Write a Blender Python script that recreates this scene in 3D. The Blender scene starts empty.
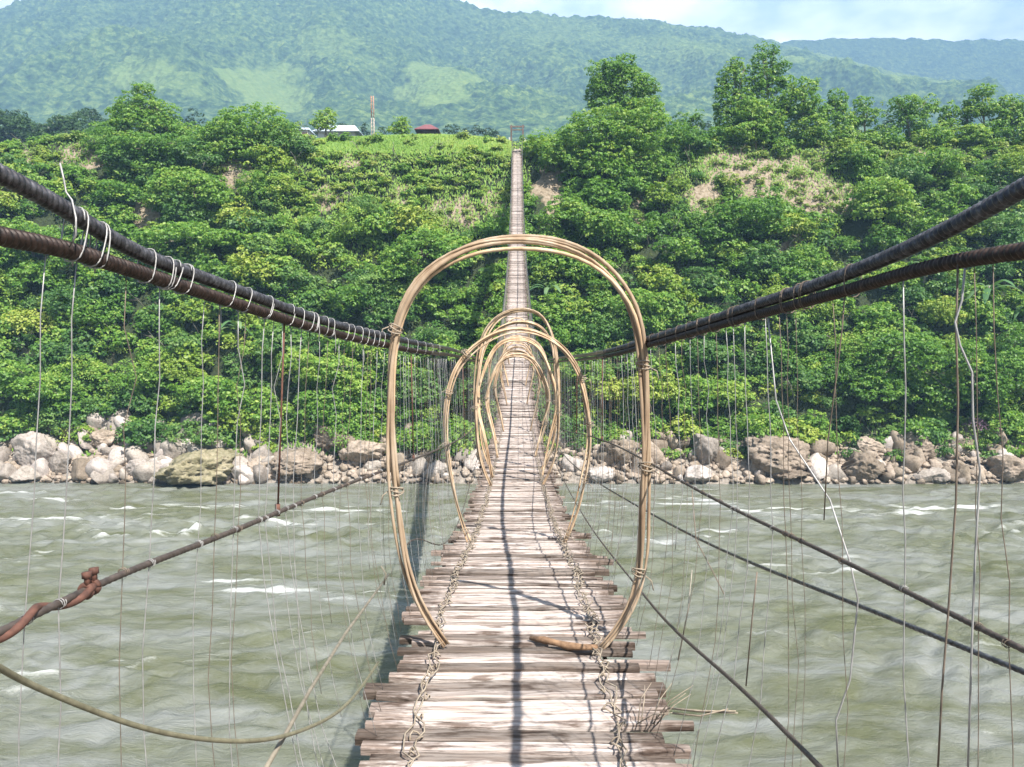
import bpy, math, random
import numpy as np
from mathutils import Vector, Matrix

# ------------------------------------------------------------------ camera, world, sun, exposure
SC = bpy.context.scene
COL = SC.collection
R = math.radians
F = 796.0                       # focal length in pixels of the 1024 px wide frame
PITCH = math.atan((383.5 - 310.0) / F)
YAW = math.atan(5.0 / F)        # looks a touch left of the bridge axis
cam_d = bpy.data.cameras.new('camera')
cam = bpy.data.objects.new('camera', cam_d)
COL.objects.link(cam)
cam_d.sensor_width = 36.0
cam_d.lens = 36.0 * F / 1024.0
cam_d.clip_start = 0.05
cam_d.clip_end = 15000.0
cam.location = (0, 0, 0)
cam.rotation_euler = (math.pi / 2 - PITCH, 0, YAW)
SC.camera = cam

SUN_TO = Vector((0.42, -0.62, 1.0)).normalized()      # towards the sun
SUN_EL = math.asin(SUN_TO.z)
SUN_AZ = math.atan2(SUN_TO.x, SUN_TO.y)
world = bpy.data.worlds.new('World')
SC.world = world
world.use_nodes = True
wn, wl = world.node_tree.nodes, world.node_tree.links
for n in list(wn):
    wn.remove(n)
w_out = wn.new('ShaderNodeOutputWorld')
sky = wn.new('ShaderNodeTexSky')
sky.sky_type = 'NISHITA'
sky.sun_disc = False
sky.sun_elevation = SUN_EL
sky.sun_rotation = SUN_AZ
sky.dust_density = 1.5
bg1 = wn.new('ShaderNodeBackground')
bg1.inputs['Strength'].default_value = 0.07
wl.new(sky.outputs[0], bg1.inputs['Color'])
bg2 = wn.new('ShaderNodeBackground')                  # the bank of cloud over the peaks
bg2.inputs['Color'].default_value = (0.84, 0.88, 0.94, 1)
bg2.inputs['Strength'].default_value = 2.5
tc = wn.new('ShaderNodeTexCoord')
cmap = wn.new('ShaderNodeMapping')
cmap.inputs['Scale'].default_value = (1.0, 1.0, 2.2)
cn = wn.new('ShaderNodeTexNoise')
cn.inputs['Scale'].default_value = 2.6
cn.inputs['Detail'].default_value = 9
cn.inputs['Roughness'].default_value = 0.58
cr = wn.new('ShaderNodeValToRGB')
cr.color_ramp.elements[0].position = 0.46
cr.color_ramp.elements[1].position = 0.72
cn2 = wn.new('ShaderNodeTexNoise')
cn2.inputs['Scale'].default_value = 7.0
cn2.inputs['Detail'].default_value = 8
cn2.inputs['Roughness'].default_value = 0.55
wl.new(cmap.outputs[0], cn2.inputs['Vector'])
cr2 = wn.new('ShaderNodeValToRGB')
cr2.color_ramp.elements[0].position = 0.36
cr2.color_ramp.elements[0].color = (0.42, 0.50, 0.62, 1)
cr2.color_ramp.elements[1].position = 0.60
cr2.color_ramp.elements[1].color = (0.95, 0.96, 0.97, 1)
wl.new(cn2.outputs['Fac'], cr2.inputs[0])
wl.new(cr2.outputs[0], bg2.inputs['Color'])
wl.new(tc.outputs['Generated'], cmap.inputs[0])
wl.new(cmap.outputs[0], cn.inputs['Vector'])
wl.new(cn.outputs['Fac'], cr.inputs[0])
wsep = wn.new('ShaderNodeSeparateXYZ')
wl.new(tc.outputs['Generated'], wsep.inputs[0])
wel = wn.new('ShaderNodeMapRange')
wel.inputs['From Min'].default_value = 0.38
wel.inputs['From Max'].default_value = 0.56
wel.inputs['To Min'].default_value = 1.0
wel.inputs['To Max'].default_value = 0.0
wl.new(wsep.outputs['Z'], wel.inputs['Value'])
wadd = wn.new('ShaderNodeMath'); wadd.operation = 'ADD'; wadd.use_clamp = True
wl.new(cr.outputs[0], wadd.inputs[0]); wl.new(wel.outputs[0], wadd.inputs[1])
wm = wn.new('ShaderNodeMixShader')
wno = wn.new('ShaderNodeMapRange')
wno.inputs['From Min'].default_value = -0.1
wno.inputs['From Max'].default_value = 0.45
wl.new(wsep.outputs['Y'], wno.inputs['Value'])
wmu = wn.new('ShaderNodeMath'); wmu.operation = 'MULTIPLY'
wl.new(wadd.outputs[0], wmu.inputs[0]); wl.new(wno.outputs[0], wmu.inputs[1])
wl.new(wmu.outputs[0], wm.inputs[0])
wl.new(bg1.outputs[0], wm.inputs[1])
wl.new(bg2.outputs[0], wm.inputs[2])
wl.new(wm.outputs[0], w_out.inputs['Surface'])

sun_d = bpy.data.lights.new('sun', 'SUN')
sun_d.energy = 5.0
sun_d.angle = R(0.5)
sun_d.color = (1.0, 0.955, 0.88)
sun = bpy.data.objects.new('sun', sun_d)
COL.objects.link(sun)
sun.rotation_euler = (-SUN_TO).to_track_quat('-Z', 'Y').to_euler()
sun.location = (40, -60, 90)

SC.view_settings.view_transform = 'Standard'
SC.view_settings.look = 'None'
SC.view_settings.gamma = 1.0
SC.view_settings.exposure = 1.05
SC.render.engine = 'CYCLES'
SC.cycles.use_denoising = True
SC.cycles.max_bounces = 5
SC.cycles.diffuse_bounces = 3
SC.cycles.glossy_bounces = 2
SC.cycles.transmission_bounces = 3
SC.cycles.transparent_max_bounces = 6
SC.cycles.volume_bounces = 0
SC.cycles.caustics_reflective = False
SC.cycles.caustics_refractive = False

# ------------------------------------------------------------------ helpers
RT = Vector((math.cos(YAW), math.sin(YAW), 0))
FW = Vector((-math.sin(YAW) * math.cos(PITCH), math.cos(YAW) * math.cos(PITCH), -math.sin(PITCH)))
UP = RT.cross(FW)


def P(px, py, d):
    """the world point at distance d along the valley seen in direction (px, py)"""
    v = FW + RT * ((px - 512.0) / F) + UP * ((383.5 - py) / F)
    v = v * (d / v.y)
    return Vector(v)


rng = np.random.default_rng(7)
rnd = random.Random(11)


def spline(xs, ys):
    """natural cubic spline, linear outside"""
    x = np.array(xs, float); y = np.array(ys, float); n = len(x)
    A = np.zeros((n, n)); b = np.zeros(n); h = np.diff(x)
    A[0, 0] = A[-1, -1] = 1
    for i in range(1, n - 1):
        A[i, i - 1] = h[i - 1]; A[i, i] = 2 * (h[i - 1] + h[i]); A[i, i + 1] = h[i]
        b[i] = 3 * ((y[i + 1] - y[i]) / h[i] - (y[i] - y[i - 1]) / h[i - 1])
    c = np.linalg.solve(A, b)
    bb = (y[1:] - y[:-1]) / h - h * (2 * c[:-1] + c[1:]) / 3
    dd = (c[1:] - c[:-1]) / (3 * h)

    def f(q):
        q = np.asarray(q, float)
        i = np.clip(np.searchsorted(x, q) - 1, 0, n - 2)
        t = q - x[i]
        r = y[i] + bb[i] * t + c[i] * t * t + dd[i] * t ** 3
        send = bb[-1] + 2 * c[-2] * h[-1] + 3 * dd[-1] * h[-1] ** 2
        r = np.where(q < x[0], y[0] + bb[0] * (q - x[0]), r)
        r = np.where(q > x[-1], y[-1] + send * (q - x[-1]), r)
        return r
    return f


_perm = rng.permutation(512)


def vnoise(x, y, seed=0):
    """smooth value noise in -1..1"""
    x = np.asarray(x, float); y = np.asarray(y, float)
    xi = np.floor(x).astype(int); yi = np.floor(y).astype(int)
    u = x - xi; v = y - yi
    u = u * u * u * (u * (6 * u - 15) + 10); v = v * v * v * (v * (6 * v - 15) + 10)

    def hsh(a, b):
        return _perm[(_perm[(a + seed * 37) & 511] + b * 3 + seed * 11) & 511] / 255.5 - 1.0
    a = hsh(xi, yi); b = hsh(xi + 1, yi); c = hsh(xi, yi + 1); d = hsh(xi + 1, yi + 1)
    return (a * (1 - u) + b * u) * (1 - v) + (c * (1 - u) + d * u) * v


def fbm(x, y, octv=4, seed=0, gain=0.5):
    s = 0; a = 1.0; f = 1.0; t = 0
    for i in range(octv):
        s = s + a * vnoise(x * f + 17.3 * i, y * f - 9.1 * i, seed + i); t += a
        a *= gain; f *= 2.03
    return s / t


class MB:
    def __init__(self):
        self.v = []; self.f = []; self.t = []

    def add(self, verts, faces, tint=0.5):
        o = len(self.v)
        self.v.extend([tuple(p) for p in verts])
        self.f.extend([tuple(i + o for i in q) for q in faces])
        self.t.extend([tint] * len(faces))

    def tube(self, pts, rad, sides=8, tint=0.5, cap=True):
        pts = [Vector(p) for p in pts]
        n = len(pts)
        if not hasattr(rad, '__len__'):
            rad = [rad] * n
        V = []; Fc = []
        up = None
        for i in range(n):
            t = (pts[min(i + 1, n - 1)] - pts[max(i - 1, 0)])
            if t.length < 1e-9:
                t = Vector((0, 0, 1))
            t.normalize()
            if up is None:
                up = t.orthogonal().normalized()
            up = (up - t * up.dot(t))
            if up.length < 1e-6:
                up = t.orthogonal()
            up.normalize()
            b = t.cross(up)
            for k in range(sides):
                a = 2 * math.pi * k / sides
                V.append(pts[i] + (up * math.cos(a) + b * math.sin(a)) * rad[i])
        for i in range(n - 1):
            for k in range(sides):
                k2 = (k + 1) % sides
                Fc.append((i * sides + k, i * sides + k2, (i + 1) * sides + k2, (i + 1) * sides + k))
        if cap:
            Fc.append(tuple(range(sides))[::-1])
            Fc.append(tuple((n - 1) * sides + k for k in range(sides)))
        self.add(V, Fc, tint)

    def box(self, c, hx, hy, hz, rot=None, tint=0.5):
        V = []
        for sx in (-1, 1):
            for sy in (-1, 1):
                for sz in (-1, 1):
                    p = Vector((sx * hx, sy * hy, sz * hz))
                    if rot is not None:
                        p = rot @ p
                    V.append(Vector(c) + p)
        self.add(V, [(0, 1, 3, 2), (4, 6, 7, 5), (0, 4, 5, 1), (2, 3, 7, 6), (0, 2, 6, 4), (1, 5, 7, 3)], tint)

    def build(self, name, mat, parent=None, smooth=True):
        return mesh_obj(name, np.array(self.v, float).reshape(-1, 3), self.f, mat, parent, smooth, np.array(self.t, float))


def link(name, me, parent=None):
    o = bpy.data.objects.new(name, me)
    COL.objects.link(o)
    if parent is not None:
        o.parent = parent
        o.matrix_parent_inverse = Matrix.Translation(-ABS(parent))
    return o


def ABS(o):
    return Vector(o['_base']) if '_base' in o.keys() else Vector((0, 0, 0))


def mesh_obj(name, V, faces, mat, parent=None, smooth=False, tint=None, attrs=None):
    me = bpy.data.meshes.new(name)
    V = np.asarray(V, np.float32)
    if isinstance(faces, np.ndarray):
        nf, k = faces.shape
        me.vertices.add(len(V)); me.vertices.foreach_set('co', V.ravel())
        me.loops.add(nf * k); me.loops.foreach_set('vertex_index', faces.astype(np.int32).ravel())
        me.polygons.add(nf)
        me.polygons.foreach_set('loop_start', np.arange(0, nf * k, k, dtype=np.int32))
        me.polygons.foreach_set('loop_total', np.full(nf, k, dtype=np.int32))
        me.update(calc_edges=True)
    else:
        me.from_pydata([tuple(map(float, p)) for p in V], [], faces)
    if smooth:
        me.polygons.foreach_set('use_smooth', np.ones(len(me.polygons), dtype=bool))
    if tint is not None:
        a = me.attributes.new('tint', 'FLOAT', 'FACE')
        a.data.foreach_set('value', np.asarray(tint, np.float32))
    for an, av in (attrs or {}).items():
        a = me.attributes.new(an, 'FLOAT', 'POINT')
        a.data.foreach_set('value', np.asarray(av, np.float32))
    me.materials.append(mat)
    me.update()
    return link(name, me, parent)


def tag(o, label=None, cat=None, group=None, kind=None):
    if label: o['label'] = label
    if cat: o['category'] = cat
    if group: o['group'] = group
    if kind: o['kind'] = kind
    return o


def thing(name, label, cat, loc, group=None):
    o = bpy.data.objects.new(name, None)
    o.empty_display_size = 0.2
    COL.objects.link(o)
    o.location = loc
    o['_base'] = tuple(loc)
    return tag(o, label, cat, group)


# ------------------------------------------------------------------ materials
def mat_new(name):
    m = bpy.data.materials.new(name)
    m.use_nodes = True
    nt = m.node_tree
    b = nt.nodes['Principled BSDF']
    return m, nt, b


def N(nt, typ, **kw):
    n = nt.nodes.new(typ)
    for k, v in kw.items():
        setattr(n, k, v)
    return n


def noise(nt, scale, detail=5, rough=0.55, vec=None, dist=0.0):
    n = N(nt, 'ShaderNodeTexNoise')
    n.inputs['Scale'].default_value = scale
    n.inputs['Detail'].default_value = detail
    n.inputs['Roughness'].default_value = rough
    n.inputs['Distortion'].default_value = dist
    if vec is not None:
        nt.links.new(vec, n.inputs['Vector'])
    return n


def ramp(nt, fac, stops):
    r = N(nt, 'ShaderNodeValToRGB')
    e = r.color_ramp.elements
    while len(e) < len(stops):
        e.new(0.5)
    for i, (p, c) in enumerate(stops):
        e[i].position = p
        e[i].color = (c[0], c[1], c[2], 1)
    nt.links.new(fac, r.inputs[0])
    return r


def attr(nt, name):
    a = N(nt, 'ShaderNodeAttribute')
    a.attribute_name = name
    return a


def math_n(nt, op, a, b=None, clamp=False):
    m = N(nt, 'ShaderNodeMath', operation=op, use_clamp=clamp)
    for i, q in enumerate((a, b)):
        if q is None: continue
        if isinstance(q, (int, float)):
            m.inputs[i].default_value = q
        else:
            nt.links.new(q, m.inputs[i])
    return m.outputs[0]


def mixc(nt, fac, a, b, blend='MIX'):
    m = N(nt, 'ShaderNodeMix', data_type='RGBA', blend_type=blend)
    for s, q in ((0, fac), (6, a), (7, b)):
        if isinstance(q, (int, float)):
            m.inputs[s].default_value = q
        elif isinstance(q, tuple):
            m.inputs[s].default_value = (*q, 1)
        else:
            nt.links.new(q, m.inputs[s])
    return m.outputs[2]


def mapped(nt, scale, src='Object'):
    t = N(nt, 'ShaderNodeTexCoord')
    m = N(nt, 'ShaderNodeMapping')
    m.inputs['Scale'].default_value = scale
    nt.links.new(t.outputs[src], m.inputs[0])
    return m.outputs[0]


def bump(nt, b, h, strength=0.5, dist=0.02):
    bp = N(nt, 'ShaderNodeBump')
    bp.inputs['Strength'].default_value = strength
    bp.inputs['Distance'].default_value = dist
    nt.links.new(h, bp.inputs['Height'])
    nt.links.new(bp.outputs[0], b.inputs['Normal'])


def leaf_mat(name, lo, mid, hi, trans=0.28, rough=0.5):
    m, nt, b = mat_new(name)
    a = attr(nt, 'tint')
    r = ramp(nt, a.outputs['Fac'], [(0.0, lo), (0.5, mid), (1.0, hi)])
    nt.links.new(r.outputs[0], b.inputs['Base Color'])
    b.inputs['Roughness'].default_value = rough
    b.inputs['Specular IOR Level'].default_value = 0.35
    tr = N(nt, 'ShaderNodeBsdfTranslucent')
    tcol = mixc(nt, 1.0, r.outputs[0], (1.3, 1.35, 0.55), 'MULTIPLY')
    nt.links.new(tcol, tr.inputs['Color'])
    mx = N(nt, 'ShaderNodeMixShader')
    mx.inputs[0].default_value = trans
    nt.links.new(b.outputs[0], mx.inputs[1])
    nt.links.new(tr.outputs[0], mx.inputs[2])
    nt.links.new(mx.outputs[0], nt.nodes['Material Output'].inputs['Surface'])
    return m


M = {}
M['leaf'] = leaf_mat('leaf', (0.042, 0.125, 0.018), (0.142, 0.285, 0.038), (0.370, 0.470, 0.095), 0.34)
M['leaf_dark'] = leaf_mat('leaf_dark', (0.028, 0.085, 0.018), (0.085, 0.195, 0.040), (0.23, 0.345, 0.090), 0.34)
M['leaf_lime'] = leaf_mat('leaf_lime', (0.07, 0.15, 0.018), (0.19, 0.30, 0.035), (0.40, 0.44, 0.09))
M['leaf_dry'] = leaf_mat('leaf_dry', (0.09, 0.14, 0.03), (0.19, 0.29, 0.05), (0.37, 0.41, 0.11))
M['grass'] = leaf_mat('grass', (0.07, 0.16, 0.022), (0.17, 0.31, 0.042), (0.33, 0.41, 0.085), 0.25, 0.6)
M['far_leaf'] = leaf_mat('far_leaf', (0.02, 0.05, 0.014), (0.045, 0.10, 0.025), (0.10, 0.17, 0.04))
M['banana_leaf'] = leaf_mat('banana_leaf', (0.05, 0.13, 0.04), (0.11, 0.22, 0.09), (0.24, 0.33, 0.17), 0.3, 0.35)


def simple_noise_mat(name, c1, c2, scale=8, rough=0.7, metal=0.0, stretch=(1, 1, 1), bstr=0.3, bdist=0.005, tint=False, c3=None):
    m, nt, b = mat_new(name)
    v = mapped(nt, stretch)
    n = noise(nt, scale, 6, 0.6, v)
    st = [(0.3, c1), (0.7, c2)] if c3 is None else [(0.3, c1), (0.52, c2), (0.72, c3)]
    r = ramp(nt, n.outputs['Fac'], st)
    col = r.outputs[0]
    if tint:
        a = attr(nt, 'tint')
        k = ramp(nt, a.outputs['Fac'], [(0, (0.45, 0.42, 0.40)), (0.5, (1, 1, 1)), (1, (1.35, 1.25, 1.1))])
        col = mixc(nt, 1.0, col, k.outputs[0], 'MULTIPLY')
    nt.links.new(col, b.inputs['Base Color'])
    b.inputs['Roughness'].default_value = rough
    b.inputs['Metallic'].default_value = metal
    if bstr:
        bump(nt, b, n.outputs['Fac'], bstr, bdist)
    return m


M['bark'] = simple_noise_mat('bark', (0.10, 0.08, 0.06), (0.30, 0.26, 0.21), 3, 0.9, 0, (1, 1, 0.3), 0.5, 0.05)
M['rust_rope'] = simple_noise_mat('rust_rope', (0.009, 0.006, 0.005), (0.026, 0.014, 0.010), 60, 0.5, 0.3, (1, 1, 1), 0.4, 0.002, c3=(0.075, 0.050, 0.041))
M['steel_rope'] = simple_noise_mat('steel_rope', (0.020, 0.019, 0.022), (0.060, 0.058, 0.064), 50, 0.38, 0.5, (1, 1, 1), 0.3, 0.002, c3=(0.15, 0.147, 0.16))
M['side_rope'] = simple_noise_mat('side_rope', (0.040, 0.030, 0.025), (0.095, 0.072, 0.060), 40, 0.6, 0.2, (1, 1, 1), 0.4, 0.002)
M['rust'] = simple_noise_mat('rust', (0.055, 0.024, 0.017), (0.15, 0.066, 0.045), 45, 0.8, 0.1, (1, 1, 1), 0.6, 0.003)
M['galv_wire'] = simple_noise_mat('galv_wire', (0.20, 0.19, 0.185), (0.42, 0.41, 0.40), 30, 0.5, 0.25, (1, 1, 1), 0)
M['old_wire'] = simple_noise_mat('old_wire', (0.09, 0.07, 0.055), (0.22, 0.17, 0.13), 30, 0.7, 0.15, (1, 1, 1), 0)
M['cane'] = simple_noise_mat('cane', (0.25, 0.16, 0.095), (0.45, 0.335, 0.225), 7, 0.8, 0, (1, 1, 0.35), 0.35, 0.003, True, (0.62, 0.52, 0.41))
M['fibre'] = simple_noise_mat('fibre', (0.16, 0.125, 0.09), (0.36, 0.30, 0.23), 30, 0.85, 0, (1, 1, 1), 0.4, 0.002)
M['drift'] = simple_noise_mat('drift', (0.10, 0.055, 0.03), (0.30, 0.18, 0.10), 25, 0.8, 0, (1, 1, 1), 0.7, 0.006)
M['olive_rope'] = simple_noise_mat('olive_rope', (0.11, 0.10, 0.06), (0.22, 0.20, 0.13), 40, 0.6, 0.1, (1, 1, 1), 0.3, 0.002)
M['dead_wood'] = simple_noise_mat('dead_wood', (0.17, 0.15, 0.12), (0.36, 0.33, 0.28), 30, 0.85, 0, (1, 1, 1), 0.4, 0.003)
M['post'] = simple_noise_mat('post', (0.08, 0.055, 0.045), (0.20, 0.15, 0.13), 3, 0.8, 0, (1, 1, 1), 0.3, 0.01)
M['pole'] = simple_noise_mat('pole', (0.10, 0.085, 0.06), (0.24, 0.21, 0.16), 30, 0.8, 0, (1, 1, 1), 0.4, 0.003)
M['pale_roof'] = simple_noise_mat('pale_roof', (0.50, 0.56, 0.62), (0.62, 0.68, 0.74), 1.5, 0.4, 0.2, (1, 1, 1), 0)
M['red_roof'] = simple_noise_mat('red_roof', (0.16, 0.045, 0.05), (0.24, 0.085, 0.085), 1.2, 0.6, 0, (1, 1, 1), 0)
M['plaster'] = simple_noise_mat('plaster', (0.62, 0.60, 0.56), (0.75, 0.73, 0.70), 1.0, 0.9, 0, (1, 1, 1), 0)
M['dark_wall'] = simple_noise_mat('dark_wall', (0.06, 0.04, 0.03), (0.12, 0.09, 0.07), 1.0, 0.9, 0, (1, 1, 1), 0)
M['mast_red'] = simple_noise_mat('mast_red', (0.42, 0.17, 0.10), (0.50, 0.24, 0.15), 2, 0.6, 0, (1, 1, 1), 0)
M['mast_white'] = simple_noise_mat('mast_white', (0.42, 0.34, 0.28), (0.50, 0.42, 0.35), 2, 0.6, 0, (1, 1, 1), 0)


def plank_mat():
    m, nt, b = mat_new('weathered_plank')
    a = attr(nt, 'tint')
    t = N(nt, 'ShaderNodeTexCoord')
    sh = N(nt, 'ShaderNodeCombineXYZ')
    nt.links.new(math_n(nt, 'MULTIPLY', a.outputs['Fac'], 61.7), sh.inputs['X'])
    nt.links.new(math_n(nt, 'MULTIPLY', a.outputs['Fac'], 23.1), sh.inputs['Z'])
    ad = N(nt, 'ShaderNodeVectorMath', operation='ADD')
    nt.links.new(t.outputs['Object'], ad.inputs[0])
    nt.links.new(sh.outputs[0], ad.inputs[1])
    mp = N(nt, 'ShaderNodeMapping')
    mp.inputs['Scale'].default_value = (1.9, 34.0, 34.0)
    nt.links.new(ad.outputs[0], mp.inputs[0])
    g = noise(nt, 1.6, 7, 0.62, mp.outputs[0], 0.4)          # grain
    mp2 = N(nt, 'ShaderNodeMapping')
    mp2.inputs['Scale'].default_value = (2.2, 9.0, 9.0)
    nt.links.new(ad.outputs[0], mp2.inputs[0])
    w = noise(nt, 1.5, 5, 0.6, mp2.outputs[0])               # weather patches
    base = ramp(nt, g.outputs['Fac'], [(0.33, (0.12, 0.09, 0.075)), (0.41, (0.295, 0.254, 0.230)), (0.56, (0.443, 0.398, 0.373)), (0.80, (0.541, 0.500, 0.476))])
    dk = ramp(nt, w.outputs['Fac'], [(0.36, (0.36, 0.31, 0.28)), (0.47, (1, 1, 1)), (0.68, (1.0, 0.93, 0.88))])
    c = mixc(nt, 1.0, base.outputs[0], dk.outputs[0], 'MULTIPLY')
    k = ramp(nt, a.outputs['Fac'], [(0.0, (0.26, 0.235, 0.21)), (0.25, (0.55, 0.52, 0.49)), (0.5, (1.02, 0.99, 0.975)), (1.0, (1.28, 1.27, 1.26))])
    c = mixc(nt, 1.0, c, k.outputs[0], 'MULTIPLY')
    # the ends of the planks, off the walked middle, are darker with rot and lichen
    sx = N(nt, 'ShaderNodeSeparateXYZ')
    nt.links.new(t.outputs['Object'], sx.inputs[0])
    ax = math_n(nt, 'ABSOLUTE', sx.outputs['X'])
    nn = noise(nt, 7, 4, 0.6, mp2.outputs[0])
    e = math_n(nt, 'ADD', ax, math_n(nt, 'MULTIPLY', math_n(nt, 'SUBTRACT', nn.outputs['Fac'], 0.5), 0.7))
    er = ramp(nt, e, [(0.44, (1, 1, 1)), (0.62, (0.52, 0.48, 0.45))])
    c = mixc(nt, 1.0, c, er.outputs[0], 'MULTIPLY')
    nt.links.new(c, b.inputs['Base Color'])
    b.inputs['Roughness'].default_value = 0.85
    b.inputs['Specular IOR Level'].default_value = 0.2
    bump(nt, b, g.outputs['Fac'], 1.0, 0.012)
    return m


M['plank'] = plank_mat()


def rock_mat(name, c1, c2, c3, water_z):
    m, nt, b = mat_new(name)
    g = N(nt, 'ShaderNodeNewGeometry')
    oi = N(nt, 'ShaderNodeObjectInfo')
    n = noise(nt, 0.9, 8, 0.62, g.outputs['Position'])
    n2 = noise(nt, 4.5, 6, 0.6, g.outputs['Position'])
    r = ramp(nt, n.outputs['Fac'], [(0.3, c1), (0.5, c2), (0.7, c3)])
    k = ramp(nt, oi.outputs['Random'], [(0, (0.62, 0.58, 0.54)), (0.35, (0.9, 0.86, 0.80)), (0.7, (1.05, 1.0, 0.98)), (1, (1.45, 1.42, 1.4))])
    c = mixc(nt, 1.0, r.outputs[0], k.outputs[0], 'MULTIPLY')
    k2 = ramp(nt, n2.outputs['Fac'], [(0.3, (0.62, 0.6, 0.58)), (0.55, (1, 1, 1))])
    c = mixc(nt, 1.0, c, k2.outputs[0], 'MULTIPLY')
    s = N(nt, 'ShaderNodeSeparateXYZ')
    nt.links.new(g.outputs['Position'], s.inputs[0])
    h = math_n(nt, 'SUBTRACT', s.outputs['Z'], water_z)
    h = math_n(nt, 'ADD', h, math_n(nt, 'MULTIPLY', math_n(nt, 'SUBTRACT', n.outputs['Fac'], 0.5), 1.0))
    wet = ramp(nt, h, [(0.30, (0.33, 0.31, 0.28)), (0.62, (1, 1, 1))])    # splash-wet stain
    c = mixc(nt, 1.0, c, wet.outputs[0], 'MULTIPLY')
    nt.links.new(c, b.inputs['Base Color'])
    b.inputs['Roughness'].default_value = 0.85
    bump(nt, b, n2.outputs['Fac'], 0.6, 0.15)
    return m


WZ = P(517, 484.5, 94.0).z
M['pale_rock'] = rock_mat('pale_rock', (0.270, 0.243, 0.216), (0.378, 0.347, 0.324), (0.495, 0.459, 0.432), WZ)
M['brown_rock'] = rock_mat('brown_rock', (0.153, 0.126, 0.090), (0.270, 0.225, 0.180), (0.378, 0.324, 0.270), WZ)
M['moss_rock'] = rock_mat('moss_rock', (0.14, 0.14, 0.07), (0.27, 0.25, 0.16), (0.37, 0.34, 0.25), WZ)

# ------------------------------------------------------------------ terrain
lip_py = spline([-500, -200, 0, 60, 105, 150, 330, 500, 512, 518, 526, 545, 690, 860, 1024, 1300, 1700],
                [168, 162, 154, 146, 143, 145, 146, 147, 149, 150, 149, 147, 150, 151, 151, 156, 160])
LIP_D = 128.0
SL0_D = 101.0
SL0_Z = P(517, 437, SL0_D).z


def lip_z(x, d=LIP_D):
    px = 517 + np.asarray(x, float) * F / d
    return (310.0 - lip_py(px)) / F * d * 1.003


def H0(x, y):
    """ground height without roughness"""
    x = np.asarray(x, float); y = np.asarray(y, float)
    lz = lip_z(x)
    t = np.clip((y - SL0_D) / (LIP_D - SL0_D), 0, 1)
    slope = SL0_Z + (lz - SL0_Z) * (0.72 * t + 0.28 * (1 - (1 - t) ** 2))
    back = lz + (y - LIP_D) * 0.2
    shelf = np.interp(y, [0, 90, 93.2, 94.3, 97, SL0_D], [WZ - 6, WZ - 4, WZ - 0.7, WZ + 0.1, WZ + 2.0, SL0_Z])
    return np.where(y <= SL0_D, shelf, np.where(y < LIP_D, slope, back))


def H(x, y):
    z = H0(x, y)
    m1 = np.clip((y - 94) / 8, 0, 1) * np.clip((LIP_D - 0.5 - y) / 5, 0, 1)
    z = z + fbm(x / 9.0, y / 9.0, 3, 3) * 2.2 * m1
    m2 = np.clip((y - 150) / 200, 0, 1)
    z = z + fbm(x / 60.0, y / 60.0, 3, 5) * 6.0 * m2 - 1.5 * m2
    return z


def ground_at(px, py, d0=94.0, d1=131.0):
    """first point of the bank met in that direction"""
    a = P(px, py, 1.0)
    ds = np.arange(d0, d1, 0.2)
    zs = a.z * ds
    hit = np.nonzero(H0(a.x * ds, ds) >= zs)[0]
    d = ds[hit[0]] if len(hit) else LIP_D + 1.0
    return Vector((a.x * d, d, float(H0(a.x * d, d))))


def grid_mesh(name, xs, ys, zf, mat, attrs=None):
    X, Y = np.meshgrid(xs, ys)
    Z = zf(X, Y)
    V = np.stack([X.ravel(), Y.ravel(), Z.ravel()], 1)
    nx, ny = len(xs), len(ys)
    i = np.arange(nx - 1)[None, :] + nx * np.arange(ny - 1)[:, None]
    Fc = np.stack([i, i + 1, i + nx + 1, i + nx], -1).reshape(-1, 4)
    at = {k: f(X, Y, Z).ravel() for k, f in (attrs or {}).items()}
    return mesh_obj(name, V, Fc, mat, None, True, None, at)


# bare soil scars on the bank: (px, py, half width, half height)
SCARS = [(775, 180, 55, 26), (820, 200, 38, 20), (728, 168, 40, 18), (700, 205, 22, 22), (890, 150, 30, 6),
         (86, 160, 26, 14), (35, 165, 10, 8), (8, 190, 14, 16), (150, 215, 14, 22), (548, 190, 14, 30), (640, 215, 10, 26),
         (455, 215, 26, 22), (240, 180, 16, 20), (355, 165, 22, 10), (400, 190, 14, 18), (780, 250, 26, 12),
         (490, 200, 14, 18), (970, 148, 22, 4), (385, 150, 40, 7), (330, 200, 20, 14)]


def scar_at(px, py):
    s = np.zeros(np.shape(px))
    px = np.asarray(px, float) + 16 * fbm(np.asarray(px) / 24.0, np.asarray(py) / 18.0, 3, 15)
    py = np.asarray(py, float) + 11 * fbm(px / 20.0, np.asarray(py) / 16.0, 3, 16)
    for cx, cy, a, b in SCARS:
        q = ((px - cx) / a) ** 2 + ((py - cy) / b) ** 2
        s = np.maximum(s, np.clip(1.25 - q, 0, 1))
    return s


def scar_attr(X, Y, Z):
    px = 517 + X * F / np.maximum(Y, 1)
    py = 310 - Z * F / np.maximum(Y, 1)
    m = scar_at(px, py) * (Y > 98) * (Y < LIP_D + 1)
    return np.clip(m + 0.6 * fbm(X / 3, Z / 3, 4, 9), 0, 1) * (Y < LIP_D + 0.6)


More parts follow.
